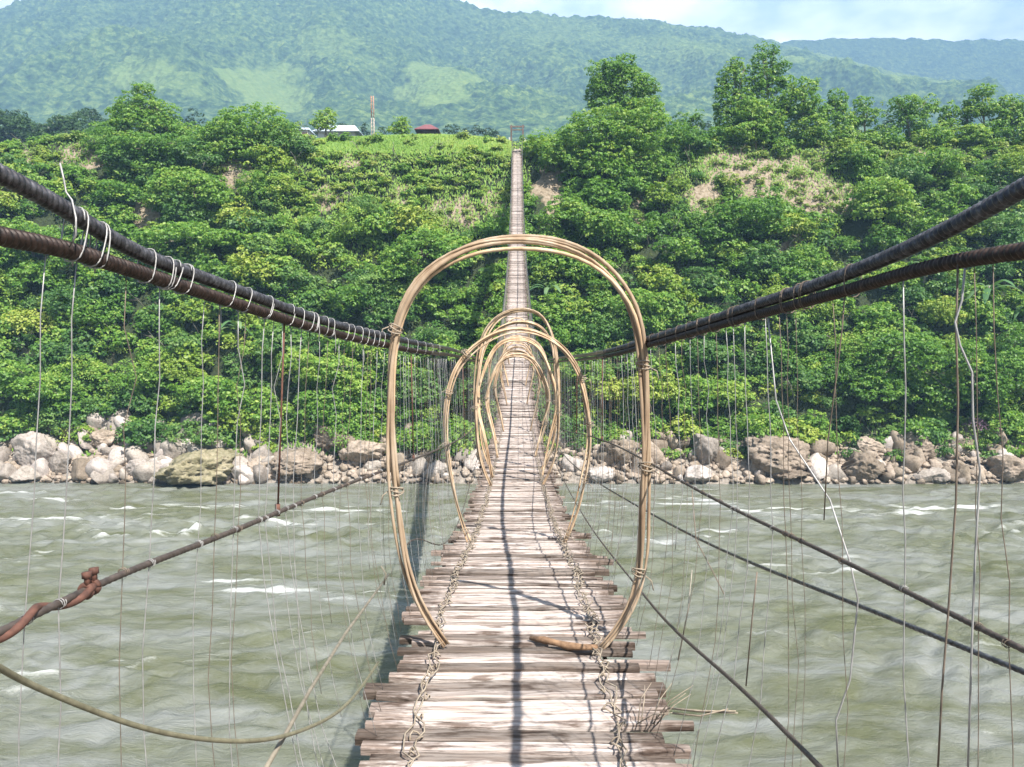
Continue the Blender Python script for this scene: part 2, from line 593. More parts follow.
def terrain_mat():
    m, nt, b = mat_new('bank_ground')
    g = N(nt, 'ShaderNodeNewGeometry')
    n = noise(nt, 0.35, 8, 0.6, g.outputs['Position'])
    n2 = noise(nt, 2.2, 6, 0.6, g.outputs['Position'])
    green = ramp(nt, n2.outputs['Fac'], [(0.3, (0.016, 0.024, 0.009)), (0.6, (0.034, 0.050, 0.015)), (0.8, (0.08, 0.10, 0.03))])  # dark leaf litter, toned down further to paint shade between the crowns
    soil = ramp(nt, n2.outputs['Fac'], [(0.28, (0.13, 0.10, 0.065)), (0.5, (0.27, 0.215, 0.15)), (0.75, (0.40, 0.335, 0.27))])
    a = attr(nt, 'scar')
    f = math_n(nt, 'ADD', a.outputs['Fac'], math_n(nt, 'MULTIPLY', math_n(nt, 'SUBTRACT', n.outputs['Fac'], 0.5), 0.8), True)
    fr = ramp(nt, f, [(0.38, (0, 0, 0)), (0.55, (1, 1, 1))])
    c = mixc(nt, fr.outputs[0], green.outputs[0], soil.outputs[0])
    s = N(nt, 'ShaderNodeSeparateXYZ')
    nt.links.new(g.outputs['Position'], s.inputs[0])
    low = math_n(nt, 'SUBTRACT', s.outputs['Z'], WZ)
    lr = ramp(nt, math_n(nt, 'MULTIPLY', low, 0.1), [(0.38, (1, 1, 1)), (0.48, (0, 0, 0))])
    gravel = ramp(nt, n2.outputs['Fac'], [(0.3, (0.13, 0.11, 0.09)), (0.6, (0.30, 0.26, 0.22))])
    c = mixc(nt, lr.outputs[0], c, gravel.outputs[0])
    nt.links.new(c, b.inputs['Base Color'])
    b.inputs['Roughness'].default_value = 0.95
    bump(nt, b, n2.outputs['Fac'], 0.8, 0.4)
    return m


xs = np.concatenate([np.arange(-1500, -117, 24.0), np.arange(-105, 105.1, 0.8), np.arange(117, 1501, 24.0)])
ys = np.concatenate([[80, 86], np.arange(90, 134, 0.5), np.arange(134, 200, 3.0), np.arange(200, 1430, 16.0)])
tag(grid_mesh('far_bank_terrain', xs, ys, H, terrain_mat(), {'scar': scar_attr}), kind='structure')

# ------------------------------------------------------------------ river
NW = 64
w_ang = rng.normal(math.pi / 2 + 0.25, 0.65, NW)
w_len = np.exp(rng.uniform(math.log(0.9), math.log(9.0), NW))
w_amp = 0.017 * w_len ** 0.8 * rng.uniform(0.5, 1.3, NW)
w_ph = rng.uniform(0, 6.28, NW)


def wave(X, Y):
    wx = X + 2.2 * fbm(X / 11, Y / 7, 2, 21); wy = Y + 2.2 * fbm(X / 9, Y / 8, 2, 22)
    z = np.zeros(X.shape)
    for a, l, am, p in zip(w_ang, w_len, w_amp, w_ph):
        s = np.sin(2 * math.pi / l * (wx * math.cos(a) + wy * math.sin(a)) + p)
        z += am * (1.0 - 1.25 * np.abs(s) ** 1.1) if l > 2.5 else am * s
    rough = 0.65 + 0.55 * fbm(X / 22, Y / 9, 3, 23)
    rough = rough * np.interp(Y, [30, 60, 78, 90, 95], [0.9, 1.0, 1.15, 0.75, 0.25])
    return z * rough


def water_z(X, Y):
    fade = np.clip((112 - np.abs(X)) / 15, 0, 1) * np.clip((Y - 24) / 6, 0, 1)
    return WZ + wave(X, Y) * fade


CAPS = [(905, 517, 30, 4), (718, 538, 17, 4), (660, 549, 16, 4), (800, 513, 60, 3), (955, 512, 60, 3), (690, 505, 45, 3),
        (350, 516, 60, 3), (60, 528, 60, 3), (165, 512, 80, 3), (310, 532, 50, 3), (300, 600, 70, 3), (240, 592, 40, 3),
        (30, 565, 25, 4), (600, 508, 30, 4), (780, 645, 30, 2), (20, 505, 40, 2), (350, 608, 40, 3), (420, 606, 40, 2)]


def foam_attr(X, Y, Z):
    n = fbm(X / 4.5, Y / 0.8, 4, 31)
    n2 = fbm(X / 12, Y / 5, 3, 35)
    h = (Z - WZ)
    f = np.clip(n * 1.3 + n2 * 0.9 + h * 1.3 - 1.12 + 0.22 * np.clip((Y - 66) / 15, 0, 1), 0, 1)
    px = 517 + X * F / np.maximum(Y, 5); py = 310 - WZ * F / np.maximum(Y, 5)
    n3 = fbm(X / 3.4, Y / 0.6, 4, 41)
    for cx, cy, a, b in CAPS:
        q = ((px - cx) / a) ** 2 + ((py - cy) / b) ** 2
        f = np.maximum(f, np.clip((1.3 - q) * 0.42 + n3 * 1.7 - 0.22, 0, 0.85) * (q < 2.0))
    return f


def water_mat():
    m, nt, b = mat_new('river_water')
    g = N(nt, 'ShaderNodeNewGeometry')
    mp = N(nt, 'ShaderNodeMapping')
    mp.inputs['Scale'].default_value = (0.38, 1.0, 1.0)
    nt.links.new(g.outputs['Position'], mp.inputs[0])
    n = noise(nt, 0.55, 7, 0.62, mp.outputs[0], 0.6)
    n1 = noise(nt, 0.26, 7, 0.66, mp.outputs[0], 0.7)
    body_sheen = ramp(nt, n1.outputs['Fac'], [(0.36, (0.112, 0.120, 0.064)), (0.50, (0.168, 0.178, 0.138)), (0.62, (0.222, 0.233, 0.214))])  # olive water body; the grey stops paint reflected sky into the colour
    a = attr(nt, 'foam')
    nf = noise(nt, 5.0, 8, 0.85, mp.outputs[0], 1.0)
    ff = math_n(nt, 'ADD', a.outputs['Fac'], math_n(nt, 'MULTIPLY', math_n(nt, 'SUBTRACT', nf.outputs['Fac'], 0.5), 1.5), True)
    fr = ramp(nt, ff, [(0.18, (0, 0, 0)), (0.5, (0.25, 0.25, 0.25)), (1.0, (0.8, 0.8, 0.8))])
    c = mixc(nt, fr.outputs[0], body_sheen.outputs[0], (0.86, 0.87, 0.86))
    nt.links.new(c, b.inputs['Base Color'])
    rr = N(nt, 'ShaderNodeMapRange')
    rr.inputs['To Min'].default_value = 0.22
    rr.inputs['To Max'].default_value = 0.8
    nt.links.new(fr.outputs[0], rr.inputs['Value'])
    nt.links.new(rr.outputs[0], b.inputs['Roughness'])
    b.inputs['IOR'].default_value = 1.33
    n3 = noise(nt, 0.9, 10, 0.73, mp.outputs[0], 0.4)
    bump(nt, b, n3.outputs['Fac'], 0.75, 0.75)
    return m


xs = np.concatenate([np.arange(-900, -112, 20.0), np.arange(-112, 112.1, 0.32), np.arange(125, 901, 20.0)])
ys = np.concatenate([np.arange(-56, 24, 8.0), np.arange(24, 97, 0.25)])
tag(grid_mesh('river_water', xs, ys, water_z, water_mat(), {'foam': foam_attr}), kind='structure')

# ------------------------------------------------------------------ mountains
CREST_D = 1600.0
crest_py = spline([-700, -400, -200, -80, 0, 60, 120, 250, 400, 480, 560, 630, 700, 800, 900, 965, 1080, 1300, 1800],
                  [165, 160, 110, 70, 34, 6, -16, -30, -18, 18, 30, 31, 35, 57, 86, 111, 136, 150, 165])


def clearing(X, Y, Z):
    px = 517 + X * F / np.maximum(Y, 1); py = 310 - Z * F / np.maximum(Y, 1)
    s = np.zeros(X.shape)
    px = px + 26 * fbm(X / 70, Z / 45, 3, 65); py = py + 15 * fbm(X / 60, Z / 40, 3, 66)
    nn = fbm(X / 90, Z / 60, 3, 61); n5 = fbm(X / 22, Y / 22, 3, 62)
    for cx, cy, a, b, sk, amt in [(272, 92, 34, 26, 0.55, 1), (440, 92, 36, 24, 0.3, 0.9), (25, 104, 22, 12, 0, 0.8), (180, 85, 50, 24, 0.2, 0.45),
                                  (860, 72, 120, 14, 0.33, 0.7), (700, 60, 120, 20, 0.2, 0.35), (550, 45, 90, 25, 0, 0.3), (350, 60, 60, 20, 0, 0.3), (640, 90, 40, 10, 0, .3)]:
        q = ((px - cx - (py - cy) * sk * 1.0) / a) ** 2 + ((py - cy - (px - cx) * sk * 0.3) / b) ** 2
        s = np.maximum(s, amt * 1.0 * np.clip(0.95 - 0.75 * q + nn * 1.1 + n5 * 0.5, 0, 1))
    return np.clip(s + 0.3 * np.clip(fbm(X / 140, Y / 140, 4, 63), 0, 1), 0, 1)


def mount_z(X, Y):
    px = 517 + X * F / CREST_D
    zc = (310 - crest_py(px)) / F * CREST_D
    base = H0(X, np.full(X.shape, 660.0)) - 4
    base = np.minimum(base, 0.2045 * 680)
    t = np.clip((Y - 680) / (CREST_D - 680), 0, 1.4)
    prof = np.where(t <= 1, 0.85 * t + 0.15 * t * t, 1 - (t - 1) * 0.9)
    z = base + (zc - base) * prof
    env = np.clip(t * 3, 0, 1) * np.clip(1.15 - t, 0.12, 1)
    rid = 1 - np.abs(fbm((X + 0.25 * Y) / 260, Y / 620, 3, 51)) * 2
    z = z + env * (rid - 0.4) * 66 + env * fbm(X / 90, Y / 110, 4, 53) * 34
    z = z + np.clip(t * 4, 0, 1) * (fbm(X / 14, Y / 14, 2, 55) * 7.0 + vnoise(X / 6.5, Y / 6.5, 57) * 4.0) * (1 - 0.75 * np.clip(clearing(X, Y, z) * 1.4, 0, 1))
    return z


def mountain_mat(name, dark=1.0):
    m, nt, b = mat_new(name)
    g = N(nt, 'ShaderNodeNewGeometry')
    n = noise(nt, 0.006, 8, 0.6, g.outputs['Position'])
    n2 = noise(nt, 0.050, 6, 0.78, g.outputs['Position'])
    vo = N(nt, 'ShaderNodeTexVoronoi')
    vo.inputs['Scale'].default_value = 0.07
    nt.links.new(g.outputs['Position'], vo.inputs['Vector'])
    forest = ramp(nt, n2.outputs['Fac'], [(0.36, (0.012 * dark, 0.040 * dark, 0.020 * dark)), (0.49, (0.085 * dark, 0.165 * dark, 0.055 * dark)), (0.62, (0.27 * dark, 0.37 * dark, 0.11 * dark))])
    k = ramp(nt, n.outputs['Fac'], [(0.35, (0.7, 0.75, 0.8)), (0.65, (1.3, 1.2, 1.0))])
    c = mixc(nt, 1.0, forest.outputs[0], k.outputs[0], 'MULTIPLY')
    a = attr(nt, 'clearing')
    gr = ramp(nt, n2.outputs['Fac'], [(0.3, (0.19, 0.30, 0.075)), (0.7, (0.36, 0.45, 0.12))])
    f = math_n(nt, 'ADD', a.outputs['Fac'], math_n(nt, 'MULTIPLY', math_n(nt, 'SUBTRACT', n2.outputs['Fac'], 0.5), 0.5), True)
    fr = ramp(nt, f, [(0.15, (0, 0, 0)), (0.55, (1, 1, 1))])
    c = mixc(nt, fr.outputs[0], c, gr.outputs[0])
    nt.links.new(c, b.inputs['Base Color'])
    b.inputs['Roughness'].default_value = 0.95
    b.inputs['Specular IOR Level'].default_value = 0.1
    bump(nt, b, vo.outputs['Distance'], 0.8, 9.0)
    return m


MS = 2.0
xs = MS * np.concatenate([np.arange(-1900, -1150, 14.0), np.arange(-1150, 1150, 3.2), np.arange(1150, 1901, 14.0)])
ys = MS * np.concatenate([np.arange(670, 1640, 3.2), np.arange(1640, 1900, 20.0)])
tag(grid_mesh('forested_mountain', xs, ys, lambda X, Y: MS * mount_z(X / MS, Y / MS), mountain_mat('mountain_forest'), {'clearing': lambda X, Y, Z: clearing(X / MS, Y / MS, Z / MS)}), kind='structure')
FAR_D = 1980.0
far_py = spline([-900, -400, -100, 20, 60, 150, 560, 700, 780, 860, 940, 1024, 1200, 1800], [70, 50, 34, 24, 30, 50, 70, 60, 52, 50, 50, 53, 62, 84])


def far_z(X, Y):
    px = 517 + X * F / FAR_D
    zc = (310 - far_py(px)) / F * FAR_D
    t = np.clip((Y - 1500) / (FAR_D - 1500), 0, 1.3)
    z = 150 + (zc - 150) * np.where(t <= 1, t, 1 - (t - 1))
    env = np.clip(t * 3, 0, 1) * np.clip(1.1 - t, 0.1, 1)
    return z + env * ((1 - np.abs(fbm(X / 320, Y / 700, 3, 71)) * 2 - 0.4) * 60 + fbm(X / 90, Y / 90, 3, 73) * 30) + fbm(X / 16, Y / 16, 2, 75) * 6


xs = MS * np.arange(-2500, 2501, 9.0)
ys = MS * np.arange(1490, 2100, 8.0)
tag(grid_mesh('far_mountain', xs, ys, lambda X, Y: MS * far_z(X / MS, Y / MS), mountain_mat('far_mountain_forest', 0.9), {'clearing': lambda X, Y, Z: X * 0}), kind='structure')


def haze():
    lo = Vector((-5400, -70, WZ - 8)); hi = Vector((5400, 4500, 1640))
    mb = MB()
    mb.box((lo + hi) / 2, (hi.x - lo.x) / 2, (hi.y - lo.y) / 2, (hi.z - lo.z) / 2)
    m = bpy.data.materials.new('haze')
    m.use_nodes = True
    nt = m.node_tree
    nt.nodes.remove(nt.nodes['Principled BSDF'])
    v = N(nt, 'ShaderNodeVolumePrincipled')
    v.inputs['Color'].default_value = (0.40, 0.68, 1.0, 1)
    v.inputs['Density'].default_value = 0.00040
    nt.links.new(v.outputs[0], nt.nodes['Material Output'].inputs['Volume'])
    o = mb.build('haze', m, None, False)
    tag(o, kind='stuff')
    return o


haze()

# ------------------------------------------------------------------ foliage builders
def unit(v):
    return v / np.maximum(np.linalg.norm(v, axis=-1, keepdims=True), 1e-9)


class Leaves:
    def __init__(self):
        self.V = []; self.T = []

    def quads(self, pos, nor, L, W, tint, fold=0.18, tang=None):
        n = len(pos)
        if tang is None:
            tang = rng.normal(size=(n, 3))
        t = unit(tang - nor * np.sum(tang * nor, 1, keepdims=True))
        b = np.cross(nor, t)
        L = np.broadcast_to(np.asarray(L, float), (n,))[:, None]; W = np.broadcast_to(np.asarray(W, float), (n,))[:, None]
        q = np.stack([pos + t * L * 0.5 - nor * L * fold * 0.6, pos + b * W * 0.5 + nor * L * fold * 0.4, pos - t * L * 0.5, pos - b * W * 0.5 + nor * L * fold * 0.4], 1)
        self.V.append(q.reshape(-1, 3)); self.T.append(np.broadcast_to(tint, (n,)).astype(float))

    def crown(self, c, r, tint=0.5, clump=0.75, dens=1.0, leaf=0.40, low=-0.35, flat=0.6, jit=0.13):
        """leaf clumps spread through an uneven ellipsoid"""
        c = np.array(c, float); r = np.array(r, float) * np.ones(3)
        area = r[0] * r[1] + r[0] * r[2] + r[1] * r[2]
        nc = max(5, int(dens * 2.3 * area / clump ** 2))
        d = unit(rng.normal(size=(nc * 2, 3)))
        d = d[d[:, 2] > low][:nc]
        nc = len(d)
        ph = rng.uniform(0, 6.28, 3)
        lump = 0.84 + 0.16 * np.sin(3.1 * d[:, 0] + ph[0]) * np.sin(2.7 * d[:, 1] + ph[1]) + 0.12 * np.sin(4.3 * d[:, 2] + ph[2])
        u = np.where(rng.random(nc) < 0.22, rng.uniform(0.35, 0.75, nc), rng.uniform(0.80, 1.05, nc)) * lump
        cc = c + d * r * u[:, None]
        s = clump * rng.uniform(0.65, 1.35, nc)
        nl = max(7, int(15 * (clump / 0.75) ** 1.2 * (0.40 / leaf) ** 1.2))
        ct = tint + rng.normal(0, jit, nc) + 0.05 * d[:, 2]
        ld = unit(rng.normal(size=(nc, nl, 3)) * [1, 1, 0.75] + [0, 0, 0.55] + 0.45 * d[:, None, :])
        pos = cc[:, None, :] + ld * s[:, None, None] * [1, 1, flat] * rng.uniform(0.55, 1.0, (nc, nl, 1))
        nor = unit(ld * [0.8, 0.8, 1] + [0.16, -0.30, 0.60] + 0.42 * rng.normal(size=(nc, nl, 3)))
        tg = ld + 0.5 * rng.normal(size=(nc, nl, 3))
        tt = ct[:, None] + rng.normal(0, 0.09, (nc, nl))
        k = nc * nl
        L = leaf * rng.uniform(0.7, 1.35, k)
        self.quads(pos.reshape(k, 3), nor.reshape(k, 3), L, L * rng.uniform(0.5, 0.75, k), tt.reshape(k), 0.18, tg.reshape(k, 3))

    def build(self, name, mat, parent=None):
        V = np.concatenate(self.V); T = np.clip(np.concatenate(self.T), 0, 1)
        Fc = np.arange(len(V)).reshape(-1, 4)
        return mesh_obj(name, V, Fc, mat, parent, False, T)


def tree(name, label, cat, group, base, lobes, tint=0.5, trunk_r=0.22, clump=0.75, leaf=0.42, dens=1.0, mat='leaf', low=-0.5, bark='bark', flat=0.6):
    """base: world point of the trunk foot; lobes: list of (centre, radii)"""
    base = Vector(base)
    root = thing(name, label, cat, base, group)
    L = Leaves()
    for k, (c, r) in enumerate(lobes):
        L.crown(c, r, tint + rnd.uniform(-0.05, 0.05), clump, dens, leaf, low, flat)
    L.build('crown', M[mat], root)
    tb = MB()
    top = max(lobes, key=lambda q: q[0][2])
    tc_ = Vector(top[0])
    pts = []
    for i in range(9):
        t = i / 8
        p = base.lerp(tc_, t) + Vector((math.sin(t * 5 + base.x), math.cos(t * 4 + base.x), 0)) * 0.12 * (1 if 0 < i < 8 else 0)
        if i == 0:
            p.z -= 0.6
        pts.append(p)
    tb.tube(pts, [trunk_r * (1.25 - 1.0 * i / 8) for i in range(9)], 8)
    for c, r in lobes:
        for j in range(3):
            t = rnd.uniform(0.35, 0.85)
            a = base.lerp(tc_, t)
            e = Vector(c) + Vector((rnd.uniform(-.75, .75) * r[0], rnd.uniform(-.75, .75) * r[1], rnd.uniform(-.3, .6) * r[2]))
            mid = a.lerp(e, 0.5) + Vector((rnd.uniform(-.2, .2), rnd.uniform(-.2, .2), 0.25))
            tb.tube([a, mid, e], [trunk_r * 0.42, trunk_r * 0.28, 0.03], 6)
    tb.build('trunk', M[bark], root)
    return root


def px_lobes(d, items, depth=0.9):
    """(px, py, half width px, half height px[, depth shift]) -> lobes at distance d"""
    out = []
    for it in items:
        px, py, a, b = it[:4]
        dd = d + (it[4] if len(it) > 4 else 0)
        c = P(px, py, dd)
        out.append((c, (a * dd / F, a * dd / F * depth, b * dd / F)))
    return out


def foot(px, d):
    x = P(px, 200, d).x
    return Vector((x, d, float(H(np.array([x]), np.array([d]))[0])))


SKY = 'trees along the top of the far bank'
for lab, px, d, lobes, tint, dens, nm in [
    ('tall thin tree with a small tuft of leaves above its spreading lower crown', 143, 131, [(142, 90, 11, 6), (140, 104, 22, 9), (128, 113, 18, 10), (158, 113, 20, 10), (142, 122, 32, 11), (120, 132, 22, 12), (165, 130, 26, 12), (192, 136, 20, 12)], 0.42, 0.85, 'tufted_tree'),
    ('wide dome shaped tree with bare trunks showing under its rounded canopy', 250, 127, [(250, 126, 44, 18), (222, 138, 26, 16), (282, 138, 24, 16), (252, 148, 44, 18), (218, 156, 26, 14), (284, 158, 22, 14)], 0.47, 0.95, 'dome_tree'),
    ('small yellow green tree right beside the pale roofed house', 326, 134, [(326, 116, 9, 8), (324, 125, 11, 6)], 0.68, 1.0, 'small_tree'),
    ('small round bushy tree alone left of the red roofed house', 402, 133, [(402, 125, 9, 7), (398, 130, 8, 5)], 0.55, 1.0, 'small_tree'),
    ('big rounded tree standing out against the mountain right of the gate', 616, 131, [(608, 78, 20, 18), (630, 84, 22, 18), (618, 68, 18, 11), (646, 92, 13, 12), (598, 90, 12, 11), (612, 104, 22, 12), (634, 112, 22, 14)], 0.36, 1.05, 'round_tree'),
    ('bright leafy tree tucked under the right side of the big rounded tree', 650, 127, [(646, 112, 16, 14), (656, 124, 13, 14), (638, 126, 14, 12)], 0.50, 1.0, 'leafy_tree'),
    ('small pointed pair of dark trees between the big rounded tree and the tall ragged one', 691, 136, [(684, 121, 7, 8), (698, 120, 6, 9)], 0.34, 1.0, 'small_tree'),
    ('tallest ragged tree with sky gaps through its open upper crown', 768, 131, [(766, 54, 12, 9), (757, 66, 10, 9), (778, 68, 12, 10), (768, 82, 17, 9), (785, 82, 9, 9), (750, 88, 14, 14), (770, 104, 22, 13), (788, 112, 16, 12), (760, 122, 24, 14)], 0.36, 0.75, 'ragged_tree'),
    ('dense leaning tree joined to the left side of the tall ragged tree', 736, 130, [(735, 68, 10, 8), (730, 82, 13, 12), (726, 100, 14, 14), (742, 104, 16, 14), (735, 122, 20, 12)], 0.44, 0.95, 'leafy_tree'),
    ('low spreading tree with pale stems in front of the tall ragged tree', 755, 127.5, [(752, 112, 18, 12), (770, 122, 15, 12), (748, 132, 20, 12)], 0.52, 0.9, 'leafy_tree'),
    ('bushy pale green tree right of the tall ragged tree', 803, 129, [(803, 88, 15, 10), (798, 104, 20, 13), (815, 112, 13, 12), (806, 130, 20, 14)], 0.53, 0.9, 'leafy_tree'),
    ('slim upright tree behind the bushy pale green tree', 836, 130, [(838, 100, 10, 10), (832, 112, 13, 10), (845, 120, 12, 10)], 0.44, 0.95, 'slim_tree'),
    ('small olive tree with an open crown left of the flat topped tree', 863, 131, [(863, 103, 9, 8), (868, 116, 14, 8), (856, 120, 10, 6)], 0.42, 0.7, 'small_tree'),
    ('flat topped olive tree above the bare earth step', 908, 132, [(905, 102, 16, 6), (918, 110, 13, 9), (902, 114, 12, 9), (930, 106, 8, 10), (912, 124, 18, 8)], 0.42, 0.75, 'flat_topped_tree'),
    ('small neat tree on a single stem between the flat topped tree and the forked tree', 949, 131, [(950, 111, 8, 8), (948, 121, 9, 6)], 0.42, 0.95, 'small_tree'),
    ('small dark column shaped tree touching the forked tree', 966, 132, [(966, 106, 4, 5), (966, 113, 5, 6), (967, 122, 5, 6)], 0.22, 1.1, 'column_tree'),
    ('forked tree with a bare trunk under two stacked round crowns', 982, 130.5, [(982, 93, 12, 8), (980, 106, 13, 7), (992, 110, 12, 6), (972, 112, 9, 6)], 0.46, 0.85, 'forked_tree'),
    ('broad tree cut by the right edge of the photo', 1012, 130, [(1010, 106, 13, 9), (1024, 112, 16, 12), (1002, 118, 12, 9), (1016, 130, 18, 11), (1040, 120, 16, 14)], 0.47, 0.85, 'broad_tree')]:
    tree(nm, lab, 'tree', SKY, foot(px, d), px_lobes(d, [(q[0], q[1] + q[3] * 0.08, q[2] * 1.12, q[3] * 1.15) for q in lobes]), tint + 0.05, 0.16, 0.62, 0.36, dens * 1.25, low=-0.85)

SLG = 'larger trees on the bank slope'
for lab, px, py, a, b, tint, nm, extra in [
    ('spreading tree with a flat light green canopy on the upper slope at left', 190, 186, 42, 17, 0.50, 'spreading_tree', [(215, 200, 24, 12), (162, 200, 22, 12)]),
    ('dark leaved tree with shaded hollows below the tufted tree', 142, 148, 30, 15, 0.36, 'dark_tree', [(118, 152, 16, 14), (170, 146, 22, 12)]),
    ('broad layered tree below the spreading flat canopied tree', 185, 236, 42, 16, 0.44, 'layered_tree', [(150, 246, 22, 14), (225, 240, 24, 14)]),
    ('pale layered tree on the slope behind the top left of the nearest hoop', 425, 250, 40, 22, 0.46, 'layered_tree', [(400, 272, 24, 16), (452, 262, 22, 16)]),
    ('wide tree mounded over the bank edge right of the far gate', 596, 140, 46, 22, 0.50, 'mounded_tree', [(562, 158, 26, 20), (630, 140, 36, 24), (600, 168, 44, 20), (640, 168, 28, 20), (602, 122, 34, 14), (640, 122, 28, 14)]),
    ('large tree filling the slope below the mounded tree', 570, 215, 32, 22, 0.47, 'bushy_tree', [(600, 225, 28, 18), (550, 240, 20, 18)]),
    ('drooping feathery tree just below the bare earth scar', 745, 214, 36, 20, 0.36, 'feathery_tree', [(720, 230, 22, 16), (772, 226, 18, 14)]),
    ('small bluish green tree above the right shoulder of the nearest hoop', 664, 246, 13, 12, 0.26, 'small_tree', []),
    ('bright rounded tree right of the nearest hoop', 645, 304, 34, 18, 0.55, 'rounded_tree', [(668, 314, 18, 14)]),
    ('light green creeper covered tree high on the right slope', 885, 196, 26, 24, 0.62, 'creeper_tree', [(905, 215, 18, 18), (868, 212, 16, 16)]),
    ('leafy tree in front of a dark hollow under the right cable', 945, 212, 20, 18, 0.46, 'leafy_tree', [(962, 196, 18, 14), (930, 226, 14, 12)]),
    ('tree with hanging creepers above the purple flowered bush', 905, 355, 42, 30, 0.40, 'creeper_tree', [(880, 390, 28, 22), (930, 395, 26, 20)]),
    ('dark overhanging tree at the foot of the slope by the right edge', 985, 392, 26, 26, 0.34, 'overhanging_tree', [(1012, 372, 26, 30), (970, 360, 20, 20)]),
    ('yellowish bushy tree behind the left suspender wires', 332, 372, 34, 20, 0.66, 'bushy_tree', [(300, 362, 22, 16), (350, 392, 18, 14)]),
    ('round green tree on the lower slope left of the hanging rusty rod', 205, 392, 30, 20, 0.48, 'rounded_tree', [(230, 404, 18, 14)]),
    ('green tree on the lower slope at the left edge above the boulders', 40, 390, 34, 22, 0.46, 'leafy_tree', [(12, 376, 22, 20), (66, 404, 18, 14)]),
    ('tall tree on the slope at the left edge above the thick cables', 30, 240, 30, 22, 0.45, 'leafy_tree', [(0, 255, 24, 20), (70, 262, 22, 18)])]:
    g = ground_at(px, py + b * 0.9)
    d = g.y - 1.2
    d -= 1.3
    items = [(px, py, a, b, -1.0)] + [(q[0], q[1], q[2], q[3], rnd.uniform(-2.4, -0.6)) for q in extra]
    tree(nm, lab, 'tree', SLG, foot(px, g.y + 0.6), px_lobes(d, items, 0.85), tint, 0.2, 0.62, 0.36, 1.0, low=-0.55)

# the thicket between them reads as one mass
NAMED = []
T = Leaves()
TD = Leaves()
TL = Leaves()
S = Leaves()
for big_pass in (0, 1):
    for i_ in range(4200 if not big_pass else 620):
        x = rnd.uniform(-118, 118); y = rnd.uniform(SL0_D - 1.2, LIP_D + 0.4)
        z = float(H(np.array([x]), np.array([y]))[0])
        px = 517 + x * F / y; py = 310 - z * F / y
        sc = float(scar_at(np.array([px]), np.array([py]))[0])
        if 507 < px < 531 and py < 190:
            continue
        scrub = (300 < px < 520 and py < 225) or py < 152 or (py < 175 and px < 110) or (840 < px < 1024 and py < 172)
        big = fbm(np.array([px / 60.0]), np.array([py / 40.0]), 2, 81)[0]
        tint = 0.45 + 0.16 * big + (0.06 if py > 330 else 0) + rnd.uniform(-0.09, 0.09) + (0.14 if 225 < px < 420 and 150 < py < 300 else 0)
        if big_pass and (sc > 0.2 or scrub): continue
        if sc > 0.35:
            if rnd.random() < 0.8:
                r = rnd.uniform(0.3, 0.75)
                S.crown((x, y - 0.2, z + r * 0.4), (r, r, r * 0.7), 0.5, 0.4, 0.8, 0.3)
            continue
        if scrub and 325 < px < 545 and py < 158 and rnd.random() < 0.8:
            continue
        if scrub:
            for _ in range(2):
                r = rnd.uniform(0.45, 1.05)
                X2 = x + rnd.uniform(-1.3, 1.3)
                (S if rnd.random() < 0.25 else (TL if rnd.random() < 0.4 else T)).crown((X2, y - 0.3, z + r * 0.35), (r, r, r * 0.8), 0.55 + rnd.uniform(-.2, .2), 0.42, 0.85, 0.30)
            continue
        r = rnd.choice([0.7, 0.9, 1.1, 1.4, 1.6])
        out = r * rnd.uniform(0.1, 0.9)
        Q = rnd.choice([T, T, T, TD, TD, TL]) if big < 0.15 else rnd.choice([T, T, TL, TD])
        if big_pass:
            r = rnd.uniform(1.7, 3.1); out = r * rnd.uniform(0.6, 1.15); tint += rnd.uniform(-.14, .14)
            Q.crown((x + r * 0.8, y - out * 0.6, z + out * 0.3), (r * 0.7, r * 0.6, r * 0.6), tint, 0.6, 0.9, 0.36, -0.3)
        Q.crown((x, y - out * 0.8, z + out * 0.5), (r * 1.05, r * 0.95, r * rnd.uniform(0.75, 1.15)), tint, rnd.uniform(0.5, 0.9), 0.85, rnd.choice([0.28, 0.36, 0.36, 0.46]), -0.4, rnd.choice([0.55, 0.75, 0.9]))

# low growth among the rocks of the shore
for i in range(150):
    px = rnd.choice([rnd.uniform(640, 1050), rnd.uniform(640, 1050), rnd.uniform(255, 640), rnd.uniform(0, 255)]); py = rnd.uniform(424, 462) if px > 255 else rnd.uniform(418, 438)
    g_ = ground_at(px, py); r = rnd.uniform(0.35, 0.95)
    rnd.choice([T, TL, TD]).crown((g_.x, g_.y - 0.5, g_.z + r * 0.7), (r * 1.3, r, r * 0.8), 0.5 + rnd.uniform(-.2, .2), 0.45, 0.9, 0.28, -0.4)
